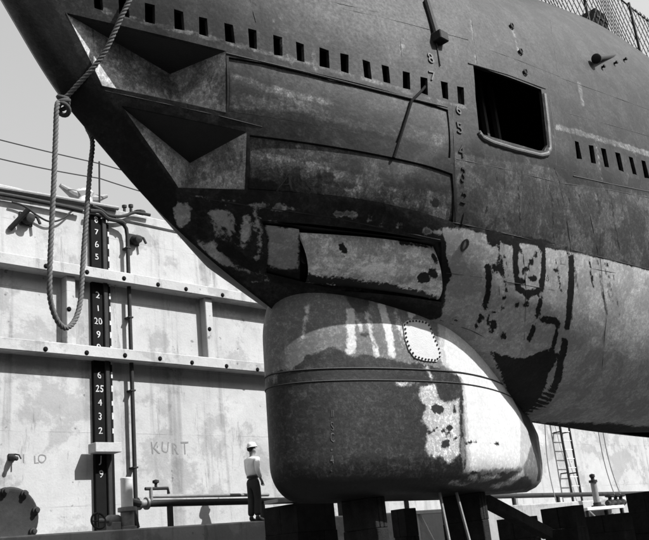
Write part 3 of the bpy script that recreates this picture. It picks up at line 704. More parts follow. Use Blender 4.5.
# V-shaped scoops ahead of the shutters: two walls meeting in a valley, roof and floor
def wall_grid(a_, b_, c_, d_, n=14):
    vs = []; fs = []
    for j in range(n+1):
        for i in range(n+1):
            u, v_ = i/n, j/n; vs.append(((1-v_)*((1-u)*a_+u*b_)+v_*((1-u)*d_+u*c_)))
    for j in range(n):
        for i in range(n): k_ = j*(n+1)+i; fs.append((k_, k_+n+1, k_+n+2, k_+1))
    return vs, fs
def scoop(S, vtop, lab):
    At, Bt, Bb, Ab = [np.array(h) for h in quad_xz(S)]
    for p in (At, Bt, Bb, Ab): p[1] += .006
    Zr = .5*(At[2]+Bt[2]); Vt = onZ(vtop[0], vtop[1], Zr)
    if Vt[1] > YC-.12: Vt = onY(vtop[0], vtop[1], YC-.12)
    t_ = .84*(Vt[1]-.5*(At[1]+Bt[1])); Vt = onY(vtop[0], vtop[1], .5*(At[1]+Bt[1])+t_)
    Vb = Vt.copy(); Vb[2] = min(Ab[2], Bb[2])-.02; Ab2, Bb2 = Ab.copy(), Bb.copy()
    rec = bpy.data.objects.new('torpedo_recess', None)
    parts = MB()
    for q in ((At, Vt, Vb, Ab), (Vt, Bt, Bb, Vb)):
        vs, fs = wall_grid(*q); parts.add([V(p) for p in vs], fs)
    link('recess_roof', mesh_from('recess_roof', [V(p) for p in (At, Bt, Vt)]+[V(p)+Vector((0, 0, .02)) for p in (At, Bt, Vt)], [(0, 1, 2), (5, 4, 3)]), M['void'], sub)  # roof shade put into a darker material than the recess walls
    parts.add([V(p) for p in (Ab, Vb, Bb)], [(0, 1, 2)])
    me = mesh_from('torpedo_recess', parts.v, parts.f)
    bm = bmesh.new(); bm.from_mesh(me); bmesh.ops.remove_doubles(bm, verts=bm.verts, dist=1e-4); bm.to_mesh(me); bm.free()
    coats(me, {}, hitx); o = link('torpedo_recess', me, M['recess'], sub); o['label'] = lab
    # rounded nosing along the leading edge and lip
    MB().tube([V(At-np.array([0, .006, 0])), V(Ab-np.array([0, .006, 0])), V(Bb-np.array([0, .006, 0]))], .007, 6).build('recess_rim', M['weldd'], sub, True)
    return At, Bt, Bb, Ab, Vt, Vb
r1 = scoop(S1, (170, 74), 'upper dark V-shaped recess ahead of shutter')
r2 = scoop(S2, (190, 163), 'lower dark V-shaped recess ahead of shutter')

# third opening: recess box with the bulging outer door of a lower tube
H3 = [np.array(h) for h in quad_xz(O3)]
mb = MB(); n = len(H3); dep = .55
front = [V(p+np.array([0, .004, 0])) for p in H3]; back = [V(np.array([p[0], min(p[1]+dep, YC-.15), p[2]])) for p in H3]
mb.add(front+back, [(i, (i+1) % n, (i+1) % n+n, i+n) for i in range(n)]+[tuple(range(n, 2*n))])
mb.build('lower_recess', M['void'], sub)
patch([(263,222),(303,227),(302,283),(267,272)], 14, 12, lambda u, v: .05, .012, M['hull'], 'access_plate', {'pA': [[(268,224),(300,228),(300,268),(268,266)]], 'pD': [[(255,268),(310,272),(310,290),(255,280)]]})
patch([(305,228),(440,243),(440,300),(305,284)], 50, 24, lambda u, v: (.13-.17*math.sin(math.pi/2*v/.8) if v < .8 else -.04+.06*(1-math.cos(math.pi/2*(v-.8)/.2)))*(1-.2*u), .012, M['tube'], 'tube_door',
      {'pD': [stroke([(305,279),(330,281),(350,284),(400,291),(440,302)], 9), blob(344,248,5,7), stroke([(345,240),(345,260)], 3), blob(421,279,7,6), blob(432,274,5,6), blob(436,258,3,6), stroke([(405,240),(440,245)], 4)],
       'pL': [stroke([(312,262),(360,266),(395,271),(425,275)], 11)]})  # pale stroke puts the sunlit band into the door's colour
for (x, y, d_) in ((312,256,.15), (344,256,.13), (403,264,.12)):
    h = hitx(x, y); MB().lathe((h[0], h[1]+d_, h[2]+EYE), (0, -1, 0), [(.055, 0), (.055, .02), (.03, .02), (.03, .012), (.002, .012)], 14).build('boss', M['iron'], sub, True)

# hatch lip, rolled plate edge along the bottom and after side of the big opening; its lit edge is put into a paler grey
def on_hull_path(pix, off, sub_=6):
    P = []
    for i in range(len(pix)-1):
        for k in range(sub_):
            t = k/sub_; h = hitx(pix[i][0]*(1-t)+pix[i+1][0]*t, pix[i][1]*(1-t)+pix[i+1][1]*t); P.append(V(h-np.array([0, off, 0])))
    P.append(V(hitx(*pix[-1])-np.array([0, off, 0]))); return P
lip = MB().tube(on_hull_path([(478,132),(482,138),(492,143),(515,150),(540,156),(547,154.5),(549.5,149),(547.5,125),(544,95)], .0), .04, 10).build('hatch_lip', grey('sunlit_lip', .062, .6, .6, 10), sub, True)
MB().tube(on_hull_path([(468,63.5),(506,74.5),(545,89)], .004), .012, 6).build('hatch_coaming', M['weldd'], sub, True)
# faint frames inside the hatch
hc = hitx(510, 110)
for dx, dz in ((-.35, .2), (.25, .05), (.55, -.25)):
    MB().box(hc[0]+dx-.03, hc[0]+dx+.03, hc[1]+.55, hc[1]+.62, hc[2]+EYE-1.0, hc[2]+EYE+.9).build('frame', M['iron'], sub)

# weld beads
for pts, r_, mt in (([(450,222),(480,228),(520,237),(560,247),(600,257),(655,271)], .006, 'weldd'), ([(470,2),(474,40),(477,64)], .006, 'weld'), ([(554,168),(559,181),(566,215),(571,252)], .007, 'weldd'),
                ([(456,159),(500,168),(560,183),(610,190),(655,199)], .005, 'weld'), ([(478,46),(520,61),(560,77)], .005, 'weld'), ([(550,100),(555,135),(556,166)], .006, 'weldd'),
                ([(566,113),(600,122),(655,138)], .005, 'weld'), ([(571,253),(574,280),(572,320)], .005, 'weldd'), ([(497,262),(500,300),(506,340)], .004, 'weld'), ([(446,273),(480,277),(520,284),(563,292)], .004, 'weld'),
                ([(226,53.5),(300,71),(380,91),(447,107.5)], .012, 'weldd'), ([(560,264),(600,270),(655,281)], .004, 'weldd'), ([(300,-6),(340,4),(395,16)], .004, 'weld'), ([(396,-4),(402,60)], .006, 'weld'), ([(452.5,104),(454,150),(455,222)], .009, 'weldd'), ([(560,78),(600,92),(655,112)], .006, 'weldd'), ([(556,168),(575,172)], .006, 'weldd'), ([(573,176),(610,184),(655,193)], .010, 'weldd'), ([(585,192),(592,225),(598,255)], .006, 'weld'), ([(522,240),(526,290),(524,340)], .005, 'weldd'), ([(600,258),(606,320),(600,390)], .006, 'weld'), ([(250,0),(256,22)], .006, 'weld'), ([(455,30),(462,84)], .005, 'weld'), ([(330,6),(400,22),(468,40)], .006, 'weldd'), ([(550,20),(556,60),(558,76)], .006, 'weld'), ([(440,320),(470,330),(500,345)], .005, 'weldd'), ([(105,91),(165,104),(215,115),(262,127)], .007, 'weldd'), ([(190,196),(250,206),(330,217),(440,240)], .008, 'weldd')):
    MB().tube(on_hull_path(pts, .001, 5), r_, 6).build('weld_seam', M[mt], sub, True)

# draft numerals
def hull_text(body, x, y, size, mat, name='draft_numeral', ext=.006, hf=hull_pt):
    h = hitx(x, y); me = txt_mesh(body, size, ext)
    for v in me.vertices:
        q = hf(h[0]+v.co.x, h[2]+v.co.y); v.co = Vector((q[0], q[1]-.009-v.co.z, q[2]+EYE))
    return link(name, me, mat, sub)
for s, x, y, mt in (('8',430,59,'markl'),('7',432,77,'markl'),('6',458,110,'markl'),('5',459,129,'mark'),('4',460.5,152,'mark'),('3',462.5,176,'mark'),('2',463,199,'mark'),('1',463,219,'mark'),('0',463.5,246,'mark')):
    hull_text(s, x, y, .22, M[mt])
for s, x, y in (('A',286.5,183), ('S',309,187)):
    h = hitx(x, y); me = txt_mesh(s, .26, .003)
    for v in me.vertices:
        q = hull_pt(h[0]+v.co.x, h[2]+v.co.y); v.co = Vector((q[0], q[1]+.006-v.co.z, q[2]+EYE))
    link('stencilled_letter', me, M['weldd'], sub)

# thin black tube down the shutter, standing for a cast shadow line
shadow_pts = [np.array(hitx(x, y)) for x, y in ((429,84),(421,91),(411,101),(405,120),(399,139),(393,158))]
P = [V(shadow_pts[0]+np.array([0, .05, 0]))]+[V(c_-np.array([0, .012, 0])) for c_ in shadow_pts[1:]]
MB().tube(P, .018, 8).build('cable', M['black'], sub, True)  # black tube standing for a cast shadow line, no real cable
# bracket with hanging rod above the slots
p0, p1, p2 = [np.array(hitx(x, y)) for x, y in ((425,2), (434,36), (439.5,66))]
o_ = np.array([0, .05, 0])
MB().tube([V(p0-o_*.5), V(p1-o_*.8)], .045, 8).build('bracket_rod', M['iron'], sub, True)
c_ = p1-o_; MB().box(c_[0]-.06, c_[0]+.12, c_[1]-.1, c_[1]+.06, c_[2]+EYE-.12, c_[2]+EYE+.02, .012).build('bracket_block', M['iron'], sub)
MB().tube([V(p1-o_*.4), V(p2-o_*.3)], .009, 6).build('bracket_pin', M['iron'], sub, True)
# pad eyes up the side
for x, y in ((511,27), (520,52.5), (524.5,73)):
    h = hitx(x, y); ringp = [(h[0]+.035*math.cos(a_)-.01, h[1]-.03-.025*math.sin(a_)*0, h[2]+EYE+.045*math.sin(a_)) for a_ in np.linspace(0, 2*math.pi, 13)]
    MB().tube(ringp, .012, 6, False).box(h[0]-.05, h[0]+.04, h[1]-.03, h[1]+.03, h[2]+EYE-.015, h[2]+EYE+.015).build('pad_eye', M['iron'], sub, True)
# bollard arm sticking out high on the side
root = np.array(hitx(624, 53)); end = onY(596.5, 58.5, root[1]-.30)
MB().tube([V(root+np.array([0, .1, 0])), V(end)], .055, 12).build('fairlead_arm', M['iron'], sub, True)
dv = Vector(V(end)-V(root)).normalized()
MB().lathe(V(end)-dv*.06, dv, [(.05, 0), (.085, .01), (.085, .08), (.06, .10), (.01, .105)], 14).build('fairlead_head', M['iron'], sub, True)
for x, y in ((601.5,67.5), (614,63.5), (623.5,60)):
    h = hitx(x, y); MB().lathe((h[0], h[1]+.01, h[2]+EYE), (0, -1, 0), [(.02, 0), (.02, .05), (.03, .055), (.03, .08), (.004, .085)], 8).build('stud', M['iron'], sub, True)

# ---- sonar dome
def dome_mesh():
    zs = np.concatenate([ZB+RB*(1-np.cos(np.linspace(0, math.pi/2, 12))), np.linspace(ZB+RB+.05, 2.6, 34), 2.6+(ZT-2.6)*np.sin(np.linspace(.06, math.pi/2*.985, 26))])
    s = (1-np.cos(np.linspace(0, math.pi, 110)))/2; vs = []; fs = []; K = 2*len(s)-2
    for z_ in zs:
        x0, x1 = float(nosex(z_)), float(tailx(z_)); X = x0+(x1-x0)*s; X[0] += 1e-6; X[-1] -= 1e-6
        W = np.maximum(wf(X, np.full_like(X, z_)), 0); W[0] = W[-1] = 0
        for x_, w_ in zip(X, W): vs.append((x_, YC-w_, z_+EYE))
        for x_, w_ in zip(X[-2:0:-1], W[-2:0:-1]): vs.append((x_, YC+w_, z_+EYE))
    for r in range(len(zs)-1):
        for k_ in range(K): fs.append((r*K+k_, r*K+(k_+1) % K, (r+1)*K+(k_+1) % K, (r+1)*K+k_))
    fs.append(tuple(range(K-1, -1, -1))); fs.append(tuple((len(zs)-1)*K+k_ for k_ in range(K)))
    return mesh_from('sonar_dome', vs, fs)
DOMECOAT = {
 # A: dark antifouling, B: bare pale panel, L: white paint, D: black, including the hull's shadow painted on the tail
 'pA': [[(240,375),(289,371),(296,366),(305,356),(318,353),(330,347),(342,352),(352,358),(362,352),(372,356),(385,359),(402,362),(425,364),(440,368),(458,377),(462,384),(462,420),(461,455),(463,473),(490,474),(520,471),(532,482),(530,500),(470,520),(240,520)],
        [(341,290),(368,293),(368,312),(358,313),(349,304)], blob(365,335,5,2.5)],
 'pB': [[(437,310),(480,340),(505,375),(515,398),(535,425),(522,468),(464,472),(463,398),(461,378),(444,366),(438,350)],
        blob(407,383,12,2), stroke([(425,365),(432,378)], 3), [(419,387),(428,385),(436,384),(438,398),(444,403),(459,399),(460,455),(449,464),(441,455),(433,459),(425,448),(429,430),(421,420),(426,407),(420,398)],
        stroke([(468,478),(486,479),(500,475)], 4), stroke([(492,487),(512,481),(524,472)], 5), stroke([(450,482),(466,486)], 3)],
 'pL': [[(346,309),(353,309),(356,352),(347,355),(347,335)], stroke([(360,314),(361,331)], 1.8), stroke([(367,312),(372,335),(377,357)], 4.5), stroke([(381,303),(387,325),(393,357)], 7), stroke([(394,304),(399,325),(404,345)], 3.5), stroke([(408,305),(414,318)], 8),
        stroke([(308,302),(305,320),(302,338)], 3), [(446,325),(482,350),(503,382),(508,398),(519,418),(519,467),(468,471),(466,400),(463,380),(448,366),(443,345)]],
 'pD': [stroke([(300,376),(330,374),(380,377),(430,380)], 6), [(240,482),(300,478),(350,477),(420,479),(448,486),(470,520),(240,520)], stroke([(462,395),(461,430),(463,470)], 3), stroke([(470,473),(490,475),(512,471)], 2), stroke([(480,484),(500,481)], 3),
        blob(437,409,7,5), blob(449,428,4,3), blob(445,444,5,6), stroke([(428,432),(440,428),(446,436)], 4), blob(455,408,2,5), stroke([(452,436),(466,443),(480,441),(500,444)], 1.0), [(506,386),(513,400),(523,421),(538,470),(536,482),(548,480),(548,420),(525,400)], stroke([(462,398),(462,384),(455,374)], 2)]}
dm = dome_mesh(); coats(dm, DOMECOAT, dhitx)
dome = link('sonar_dome', dm, M['dome'], sub, True, 60)
dome['label'] = 'streaked two-tone sonar dome under the bow'
def dome_loop(z_, off):
    s = (1-np.cos(np.linspace(0, math.pi, 120)))/2; x0, x1 = float(nosex(z_)), float(tailx(z_)); X = x0+(x1-x0)*s; X[0] += 1e-6; X[-1] -= 1e-6
    W = np.maximum(wf(X, np.full_like(X, z_)), 0)+off; W[0] = W[-1] = 0; X[0] -= off; X[-1] += off*.3
    return [(x_, YC-w_, z_+EYE) for x_, w_ in zip(X, W)]+[(x_, YC+w_, z_+EYE) for x_, w_ in zip(X[-2:0:-1], W[-2:0:-1])]
def child(o, par):
    o.parent = par; o.matrix_parent_inverse = Matrix.Translation(sub.location).inverted() if False else par.matrix_world.inverted(); return o
bpy.context.view_layer.update()
for z_, r_, mt in ((2.125, .010, 'weldd'), (1.975, .008, 'weldd')):
    lp = dome_loop(z_, .004); b_ = MB().tube(lp+[lp[0]], r_, 6, False)
    child(b_.build('seam', M[mt], None, True), dome)
# strip of doubled plate between the two seams
lo, hi = dome_loop(1.98, .006), dome_loop(2.12, .006)
# access plate with its ring of bolts
AP = [(402.5,324),(407,320.5),(415,320),(424,321.5),(429,325),(434,338),(440,352),(440,358),(436,362),(424,361),(414,358),(408,350),(404,338)]
def dn(p):
    e_ = 1e-3; f0 = float(wf(np.float64(p[0]), np.float64(p[2])))
    gx = (float(wf(np.float64(p[0]+e_), np.float64(p[2])))-f0)/e_; gz = (float(wf(np.float64(p[0]), np.float64(p[2]+e_)))-f0)/e_
    return Vector((-gx, -1, -gz)).normalized()
ap = [np.array(dhitx(*q)) for q in AP]
cen = sum(ap)/len(ap); cen[1] = YC-float(wf(np.float64(cen[0]), np.float64(cen[2])))
vs = []; fs = []; n = len(ap); RR = 7
for layer, of in ((0, .014), (1, -.004)):
    for r in range(RR+1):
        for p in ap:
            q = cen+(p-cen)*(r/RR if r else .02); wv = float(wf(np.float64(q[0]), np.float64(q[2]))); nn = dn(q)
            vs.append(Vector((q[0], YC-wv, q[2]+EYE))+nn*of)
L_ = (RR+1)*n
for r in range(RR):
    for i in range(n): fs.append((r*n+i, r*n+(i+1) % n, (r+1)*n+(i+1) % n, (r+1)*n+i))
for i in range(n): fs.append((RR*n+i, RR*n+(i+1) % n, L_+RR*n+(i+1) % n, L_+RR*n+i))
fs.append(tuple(range(n-1, -1, -1)))
me = mesh_from('access_plate', vs, fs); bm = bmesh.new(); bm.from_mesh(me); bmesh.ops.recalc_face_normals(bm, faces=bm.faces); bm.to_mesh(me); bm.free()
child(link('access_plate', me, grey('white_plate', .42, .5, .15, 10), None, True, 40), dome)
bb_ = MB().lathe((0, 0, 0), (0, 0, 1), [(.013, -.004), (.013, .011), (.008, .014), (.001, .014)], 8); bolt2 = mesh_from('bolt', bb_.v, bb_.f); bolt2.materials.append(M['iron'])
per = np.array(ap+[ap[0]]); ds = np.concatenate([[0], np.cumsum(np.linalg.norm(np.diff(per, axis=0), axis=1))])
for t in np.linspace(0, ds[-1], 33)[:-1]:
    q = np.array([np.interp(t, ds, per[:, k_]) for k_ in range(3)]); q = cen+(q-cen)*.93
    wv = float(wf(np.float64(q[0]), np.float64(q[2]))); nn = dn(q)
    o = link('bolt', bolt2, None, None); o.location = Vector((q[0], YC-wv, q[2]+EYE))+nn*.014; o.rotation_euler = nn.to_track_quat('Z', 'Y').to_euler()
    bpy.context.view_layer.update(); child(o, dome)
# worn white marks painted down the dome's front
for s, x, y, sz in (('II',332,414,.12), ('S',332,427,.15), ('C',332,438,.15), ('-',331,449,.14), ('4',332,460,.15), ('-',331,470,.12)):
    h = dhitx(x, y); me = txt_mesh(s, sz, .002)
    for v in me.vertices:
        X = h[0]+v.co.x*.5; Z = h[2]+v.co.y; v.co = Vector((X, YC-float(wf(np.float64(X), np.float64(Z)))-.004-v.co.z, Z+EYE))
    child(link('painted_mark', me, M['faded'], None), dome)

# ------------------------------------------------------------------ blocks under the submarine
def block_stack(x0, x1, y0, y1, top, lab, courses, name='keel_block', mat='tar', group='timber blocks on the dock floor'):
    t = thing(name, lab, 'block', ((x0+x1)/2, (y0+y1)/2, 0), group); h = top/courses
    for i in range(courses):
        z0 = i*h; n_ = 3 if i % 2 else 2
        for j in range(n_):
            e = .015*rng.random()
            if i % 2 == 0:
                a_ = y0+(y1-y0)*j/n_; b_ = y0+(y1-y0)*(j+1)/n_
                MB().box(x0+e, x1-e*2, a_+.001, b_-.001, z0+.0004, z0+h-.0004, .008).build('timber', M[mat], t)
            else:
                a_ = x0+(x1-x0)*j/n_; b_ = x0+(x1-x0)*(j+1)/n_
                MB().box(a_+.001, b_-.001, y0+e, y1-e*2, z0+.0004, z0+h-.0004, .008).build('timber', M[mat], t)
    return t
def bx_px(xa, xb, y, Y): return onY(xa, y, Y)[0], onY(xb, y, Y)[0]
DB = ZB+EYE
xa, xb = onY(341, 520, 8.15)[0], onY(388, 520, 7.55)[0]; block_stack(xa, xb, 7.55, 8.15, DB, 'dark timber keel block under the forward half of the dome', 6)
xa, xb = onY(441, 515, 8.2)[0], onY(489, 515, 7.5)[0]; block_stack(xa, xb, 7.5, 8.2, DB, 'dark timber keel block under the after half of the dome', 6)
def low_block(xp0, xp1, ytop, Y, dpt, lab, courses=5):
    while True:
        q0, q1 = onY(xp0, ytop+10, Y+dpt)[0], onY(xp1, ytop+10, Y)[0]
        if q1-q0 > .35 or dpt < .3: break
        dpt -= .05
    q1 = max(q1, q0+.3); z_ = onY((xp0+xp1)/2, ytop, Y)[2]+EYE
    return block_stack(q0, q1, Y, Y+dpt, z_, lab, courses, 'dock_block')
low_block(263, 336, 503, 12.0, .9, 'dark timber crib on the dock floor beside the worker')
low_block(391, 412, 508.5, 9.6, .8, 'short dark timber block between the two keel blocks')
low_block(541, 586, 506, 9.3, .9, 'broad dark timber block before the wall ladder')
low_block(626, 675, 490, 9.35, .9, 'tall dark timber block beside the hanging lines')
low_block(497, 540, 517, 9.5, .9, 'low dark timber block under the leaning shore')
low_block(584, 634, 514, 9.6, .9, 'low dark timber block before the capped standpipe')
for X in (21.5,):
    block_stack(X-.45, X+.45, 7.4, 8.4, float(Zk(X))+EYE+.0, 'dark timber keel block under the hull aft of dome', 7)
# plank lying on the crib, bright on its edge
p, q = onY(275, 501.8, 12.1), onY(332, 503, 12.1)
tag(MB().box(p[0], q[0], 12.02, 12.4, p[2]+EYE-.02, p[2]+EYE+.045, .006).build('staging_plank', M['timber']), 'long staging plank lying on the dark timber crib', 'plank')
# leaning shore
p, q = onY(482, 499, 8.9), onY(535, 527, 8.9)
d_ = Vector((q[0]-p[0], 0, q[2]-p[2])); L_ = d_.length; mid = Vector(((p[0]+q[0])/2, 8.9, (p[2]+q[2])/2+EYE)); an = math.atan2(d_.z, d_.x)
Mx = Matrix.Translation(mid) @ Matrix.Rotation(-an, 4, 'Y')
tag(MB().box(-L_/2, L_/2+.4, -.1, .1, -.09, .09, .012, Mx).build('shore', M['tar']), 'heavy dark timber shore leaning against the dome blocks', 'shore')
# slim poles leaning on the after keel block
for i, (xa, ya, xb, yb) in enumerate(((442.5, 489, 447, 545), (460, 492, 467.5, 545))):
    p, q = onY(xa, ya, 7.3), onY(xb, yb, 7.3)
    p = np.array([p[0], 7.36, p[2]]); d_ = (q-p)*(( -EYE-p[2])/(q[2]-p[2])); q = p+d_; q[1] = 7.0
    tag(MB().tube([V(p), V(q)], .02, 8).build('pole', M['steel'], None, True), ['slim grey pole leaning beside the after keel block', 'slim grey pole leaning across the front of the after keel block'][i], 'pole')
# concrete stand with white bracket between the blocks
p, q = onY(413, 511, 14.5), onY(446, 511, 14.5)
br = thing('trestle', 'pale steel trestle with diagonal brace seen between the keel blocks', 'trestle', (p[0], 14.5, 0))
MB().box(p[0], q[0], 14.4, 14.6, p[2]+EYE-.09, p[2]+EYE, .008).build('beam', M['pale'], br)
MB().tube([(p[0]+.2, 14.5, p[2]+EYE-.09), (p[0]+1.6, 14.5, 0)], .06, 8).build('brace', M['pale'], br, True)
for X in (p[0]+.06, q[0]-.06): MB().box(X-.05, X+.05, 14.44, 14.56, 0, p[2]+EYE-.091, .006).build('leg', M['pale'], br)
# platform slab by the right standpipe
p, q = onY(586, 507.5, 15.0), onY(623, 506, 15.0)
pl = thing('platform', 'small pale steel platform beside the capped standpipe', 'platform', (p[0], 15.2, 0))
MB().box(p[0], q[0], 14.95, 15.7, p[2]+EYE-.1, p[2]+EYE, .01).build('deck', M['pale'], pl)
for X in (p[0]+.1, q[0]-.1):
    for Y in (15.02, 15.6): MB().box(X-.05, X+.05, Y-.05, Y+.05, 0, p[2]+EYE-.101, .005).build('leg', M['iron'], pl)
MB().tube([(p[0]+.1, 15.0, p[2]+EYE-.1), (p[0]+1.0, 15.0, p[2]+EYE-.65)], .04, 8).build('brace', M['steel'], pl, True)
X_ = onY(596.5, 500, 15.3)[0]; zt_ = onY(595, 481, 15.3)[2]+EYE; zb_ = p[2]+EYE
stp2 = thing('standpipe', 'weathered slender standpipe with capped top on the small platform', 'standpipe', (X_, 15.3, zb_))
MB().lathe((X_, 15.3, zb_), (0, 0, 1), [(.2, 0), (.2, .06), (.13, .07), (.13, .14), (.11, .15)], 16).build('flange', M['iron'], stp2, True)
MB().lathe((X_, 15.3, zb_+.15), (0, 0, 1), [(.105, 0), (.10, zt_-zb_-.2)], 16).build('barrel', M['steel'], stp2, True)
MB().lathe((X_, 15.3, zt_-.05), (0, 0, 1), [(.14, 0), (.14, .08), (.06, .09), (.06, .16), (.09, .18), (.09, .26), (.02, .29)], 14).build('cap', M['iron'], stp2, True)
g_ = onY(613, 502, 15.4)
vlv = thing('valve_set', 'cluster of dark valves with wheel on the small platform', 'valve', (g_[0], 15.35, p[2]+EYE))
MB().tube([(g_[0]-.5, 15.35, p[2]+EYE+.1), (g_[0]+.7, 15.35, p[2]+EYE+.1)], .09, 10).build('body', M['iron'], vlv, True)
for dx in (-.3, .1, .45):
    MB().lathe((g_[0]+dx, 15.35, p[2]+EYE+.0), (.15, 0, 1), [(.12, 0), (.12, .2), (.06, .22), (.06, .3), (.16, .31), (.16, .35), (.02, .36)], 12).build('bonnet', M['iron'], vlv, True)

# ------------------------------------------------------------------ rope over the bow
def rope_mesh(P, r, pitch):
    P = [Vector(p) for p in P]
    # resample evenly
    d = [0]
    for a_, b_ in zip(P[:-1], P[1:]): d.append(d[-1]+(b_-a_).length)
    n_ = int(d[-1]/.018); A = np.array([list(p) for p in P]); tt = np.linspace(0, d[-1], n_)
    R = [Vector([float(np.interp(t, d, A[:, k_])) for k_ in range(3)]) for t in tt]
    mb = MB(); u = None; fr = []
    for i in range(n_):
        T = (R[min(i+1, n_-1)]-R[max(i-1, 0)]).normalized()
        if u is None: u = T.cross(Vector((.3, 1, .2))).normalized()
        u = (u-T*u.dot(T)).normalized(); fr.append((u.copy(), T.cross(u)))
    for s in range(3):
        Q = []
        for i in range(n_):
            a_ = 2*math.pi*(tt[i]/pitch+s/3); Q.append(R[i]+(fr[i][0]*math.cos(a_)+fr[i][1]*math.sin(a_))*r*.5)
        mb.tube(Q, r*.56, 6)
    return mb
def cat(P, sub_=10):
    P = [Vector(p) for p in P]; out = []
    for i in range(len(P)-1):
        a_, b_, c_, d_ = P[max(i-1, 0)], P[i], P[i+1], P[min(i+2, len(P)-1)]
        for k_ in range(sub_):
            t = k_/sub_; out.append(.5*((2*b_)+(-a_+c_)*t+(2*a_-5*b_+4*c_-d_)*t*t+(-a_+3*b_-3*c_+d_)*t**3))
    out.append(P[-1]); return out
up_ = [np.array(hitx(x, y))-np.array([.02, .055, 0]) for x, y in ((134,-8),(122,16),(112,38),(103,56),(91,72),(78,86),(68,97))]
stem_p = onY(61, 102, YC-.03); lft = [(57,106,7.82),(55.5,140,7.84),(53.5,190,7.86),(51,240,7.88),(49.5,285,7.92),(51.5,305,7.97),(57.5,321,8.02),(66,328,8.08),(75,320,8.14),(80.5,300,8.18),(83,262,8.2),(86.5,215,8.2),(90,170,8.2),(92.5,142,8.2)]
lp_ = [V(onY(x, y, Y)) for x, y, Y in lft]
P = [V(p) for p in up_]+[V(stem_p)]+lp_
# finish: up the starboard bow, hidden behind the stem
Xe = onY(92.5, 142, 8.2)
for dz in (.25, .6, 1.0, 1.5):
    X = Xe[0]+.02*dz; Z = Xe[2]+dz; P.append(V((X, YC+float(bf(np.float64(X), np.float64(Z)))+.06 if True else 0, Z)))
hang = thing('bow_rope', 'thick twisted rope slung round the stem and hanging in a loop', 'rope', tuple(V(stem_p)))
rope_mesh(cat(P), .029, .15).build('rope_line', M['rope'], hang, True, 80)
kb = MB()
for i in range(4):
    c_ = V(stem_p)+Vector((.02, -.01, .05-.045*i)); rr = .052+.01*(i % 2)
    kb.tube([c_+Vector((rr*math.cos(a_), rr*.9*math.sin(a_), (.02+.008*i)*math.sin(a_+i*1.3))) for a_ in np.linspace(0, 2*math.pi, 17)], .027, 6, False)
kb.build('knot', grey('tarred_rope', .05, .95, .5, 40), hang, True, 80)

# ------------------------------------------------------------------ net, post and locker on the casing deck
net = thing('safety_net', 'diamond mesh safety net rigged along the submarine deck edge', 'net', (14, 7.15, float(Zd(14))+EYE))
xa, xb = 11.6, 25.0
wires = MB(); step = .19
_nz = np.linspace(6, 10.6, 400)
def deck_z(X, off):
    zz_ = np.linspace(6.5, float(Zd(X)), 300); bb2 = bf(np.full(300, X), zz_); i = np.where(bb2 >= off)[0]; return float(zz_[i[-1]]) if len(i) else float(Zd(X))
zt = lambda X: deck_z(X, YC-7.15)-.03+EYE
Hn = 1.7
for k_ in range(-18, 76):
    for s in (1, -1):
        pts = []
        for j in range(13):
            z_ = Hn*j/12; X = xa+k_*step+s*z_*.62+(0 if s > 0 else Hn*.62)
            if xa <= X <= xb: pts.append((X, 7.15+.06*math.sin(X*2.1+z_), zt(X)+z_))
        if len(pts) > 1: wires.tube(pts, .010, 4)
wo_ = wires.build('netting', M['wirerope'], net); wo_['kind'] = 'stuff'
for X in (xa+.1, 14.0, 16.4, 18.8, 21.2, 23.6): MB().tube([(X, 7.15, zt(X)-.1), (X, 7.15, zt(X)+Hn+.1)], .035, 8).build('net_post', M['iron'], net, True)
MB().tube([(X, 7.15, zt(X)+Hn) for X in np.linspace(xa, xb, 24)], .02, 8).build('top_rail', M['iron'], net, True)
lk = onY(596, 24, 7.3)
lz = deck_z(lk[0]-.3, .55)+EYE-.25
lo_ = thing('deck_locker', 'dark hooded locker on submarine deck before the net', 'locker', (lk[0], 7.3, lz))
lw = .55
prof = [(-lw*.55, 0), (lw*.8, 0), (lw*.8, 1.0), (-.05, 1.0), (-lw*.5, .6)]
vs = [(lk[0]+x_, Y, lz+z_) for Y in (7.22, 7.7) for x_, z_ in prof]; n = len(prof)
link('body', mesh_from('body', vs, [tuple(range(n)), tuple(range(2*n-1, n-1, -1))]+[(i, i+n, (i+1) % n+n, (i+1) % n) for i in range(n)]), M['black'], lo_)
for z_ in (.35, .75): MB().box(lk[0]-.1, lk[0]+lw*.78, 7.20, 7.222, lz+z_, lz+z_+.05).build('batten', M['iron'], lo_)

# ------------------------------------------------------------------ person on the altar
PYp = 15.9
ft = onY(256, 520, PYp); PX0, PZ0 = ft[0], AZ+EYE-.028
per = thing('person', 'person in white hard hat, white shirt and dark trousers standing by the dome', 'person', (PX0, PYp, PZ0))
fwd = Vector((.97, .02, 0)).normalized(); rgt = Vector((fwd.y, -fwd.x, 0))
def bp(f_, r_, z_): return Vector((PX0, PYp, PZ0))+fwd*f_+rgt*r_+Vector((0, 0, z_))
def skin(name, vs, es, rs, mat, root=0, lev=2):
    me = bpy.data.meshes.new(name); me.from_pydata([tuple(v) for v in vs], es, []); o = bpy.data.objects.new(name, me); COL.objects.link(o)
    md = o.modifiers.new('s', 'SKIN'); md.use_smooth_shade = True
    for i, sv in enumerate(me.skin_vertices[0].data):
        r_ = rs[i]; sv.radius = (r_, r_) if not hasattr(r_, '__len__') else r_; sv.use_root = (i == root)
    sb = o.modifiers.new('d', 'SUBSURF'); sb.levels = lev; sb.render_levels = lev
    dg = bpy.context.evaluated_depsgraph_get(); m2 = bpy.data.meshes.new_from_object(o.evaluated_get(dg)); bpy.data.objects.remove(o)
    m2.materials.clear(); return link(name, m2, mat, per, True)
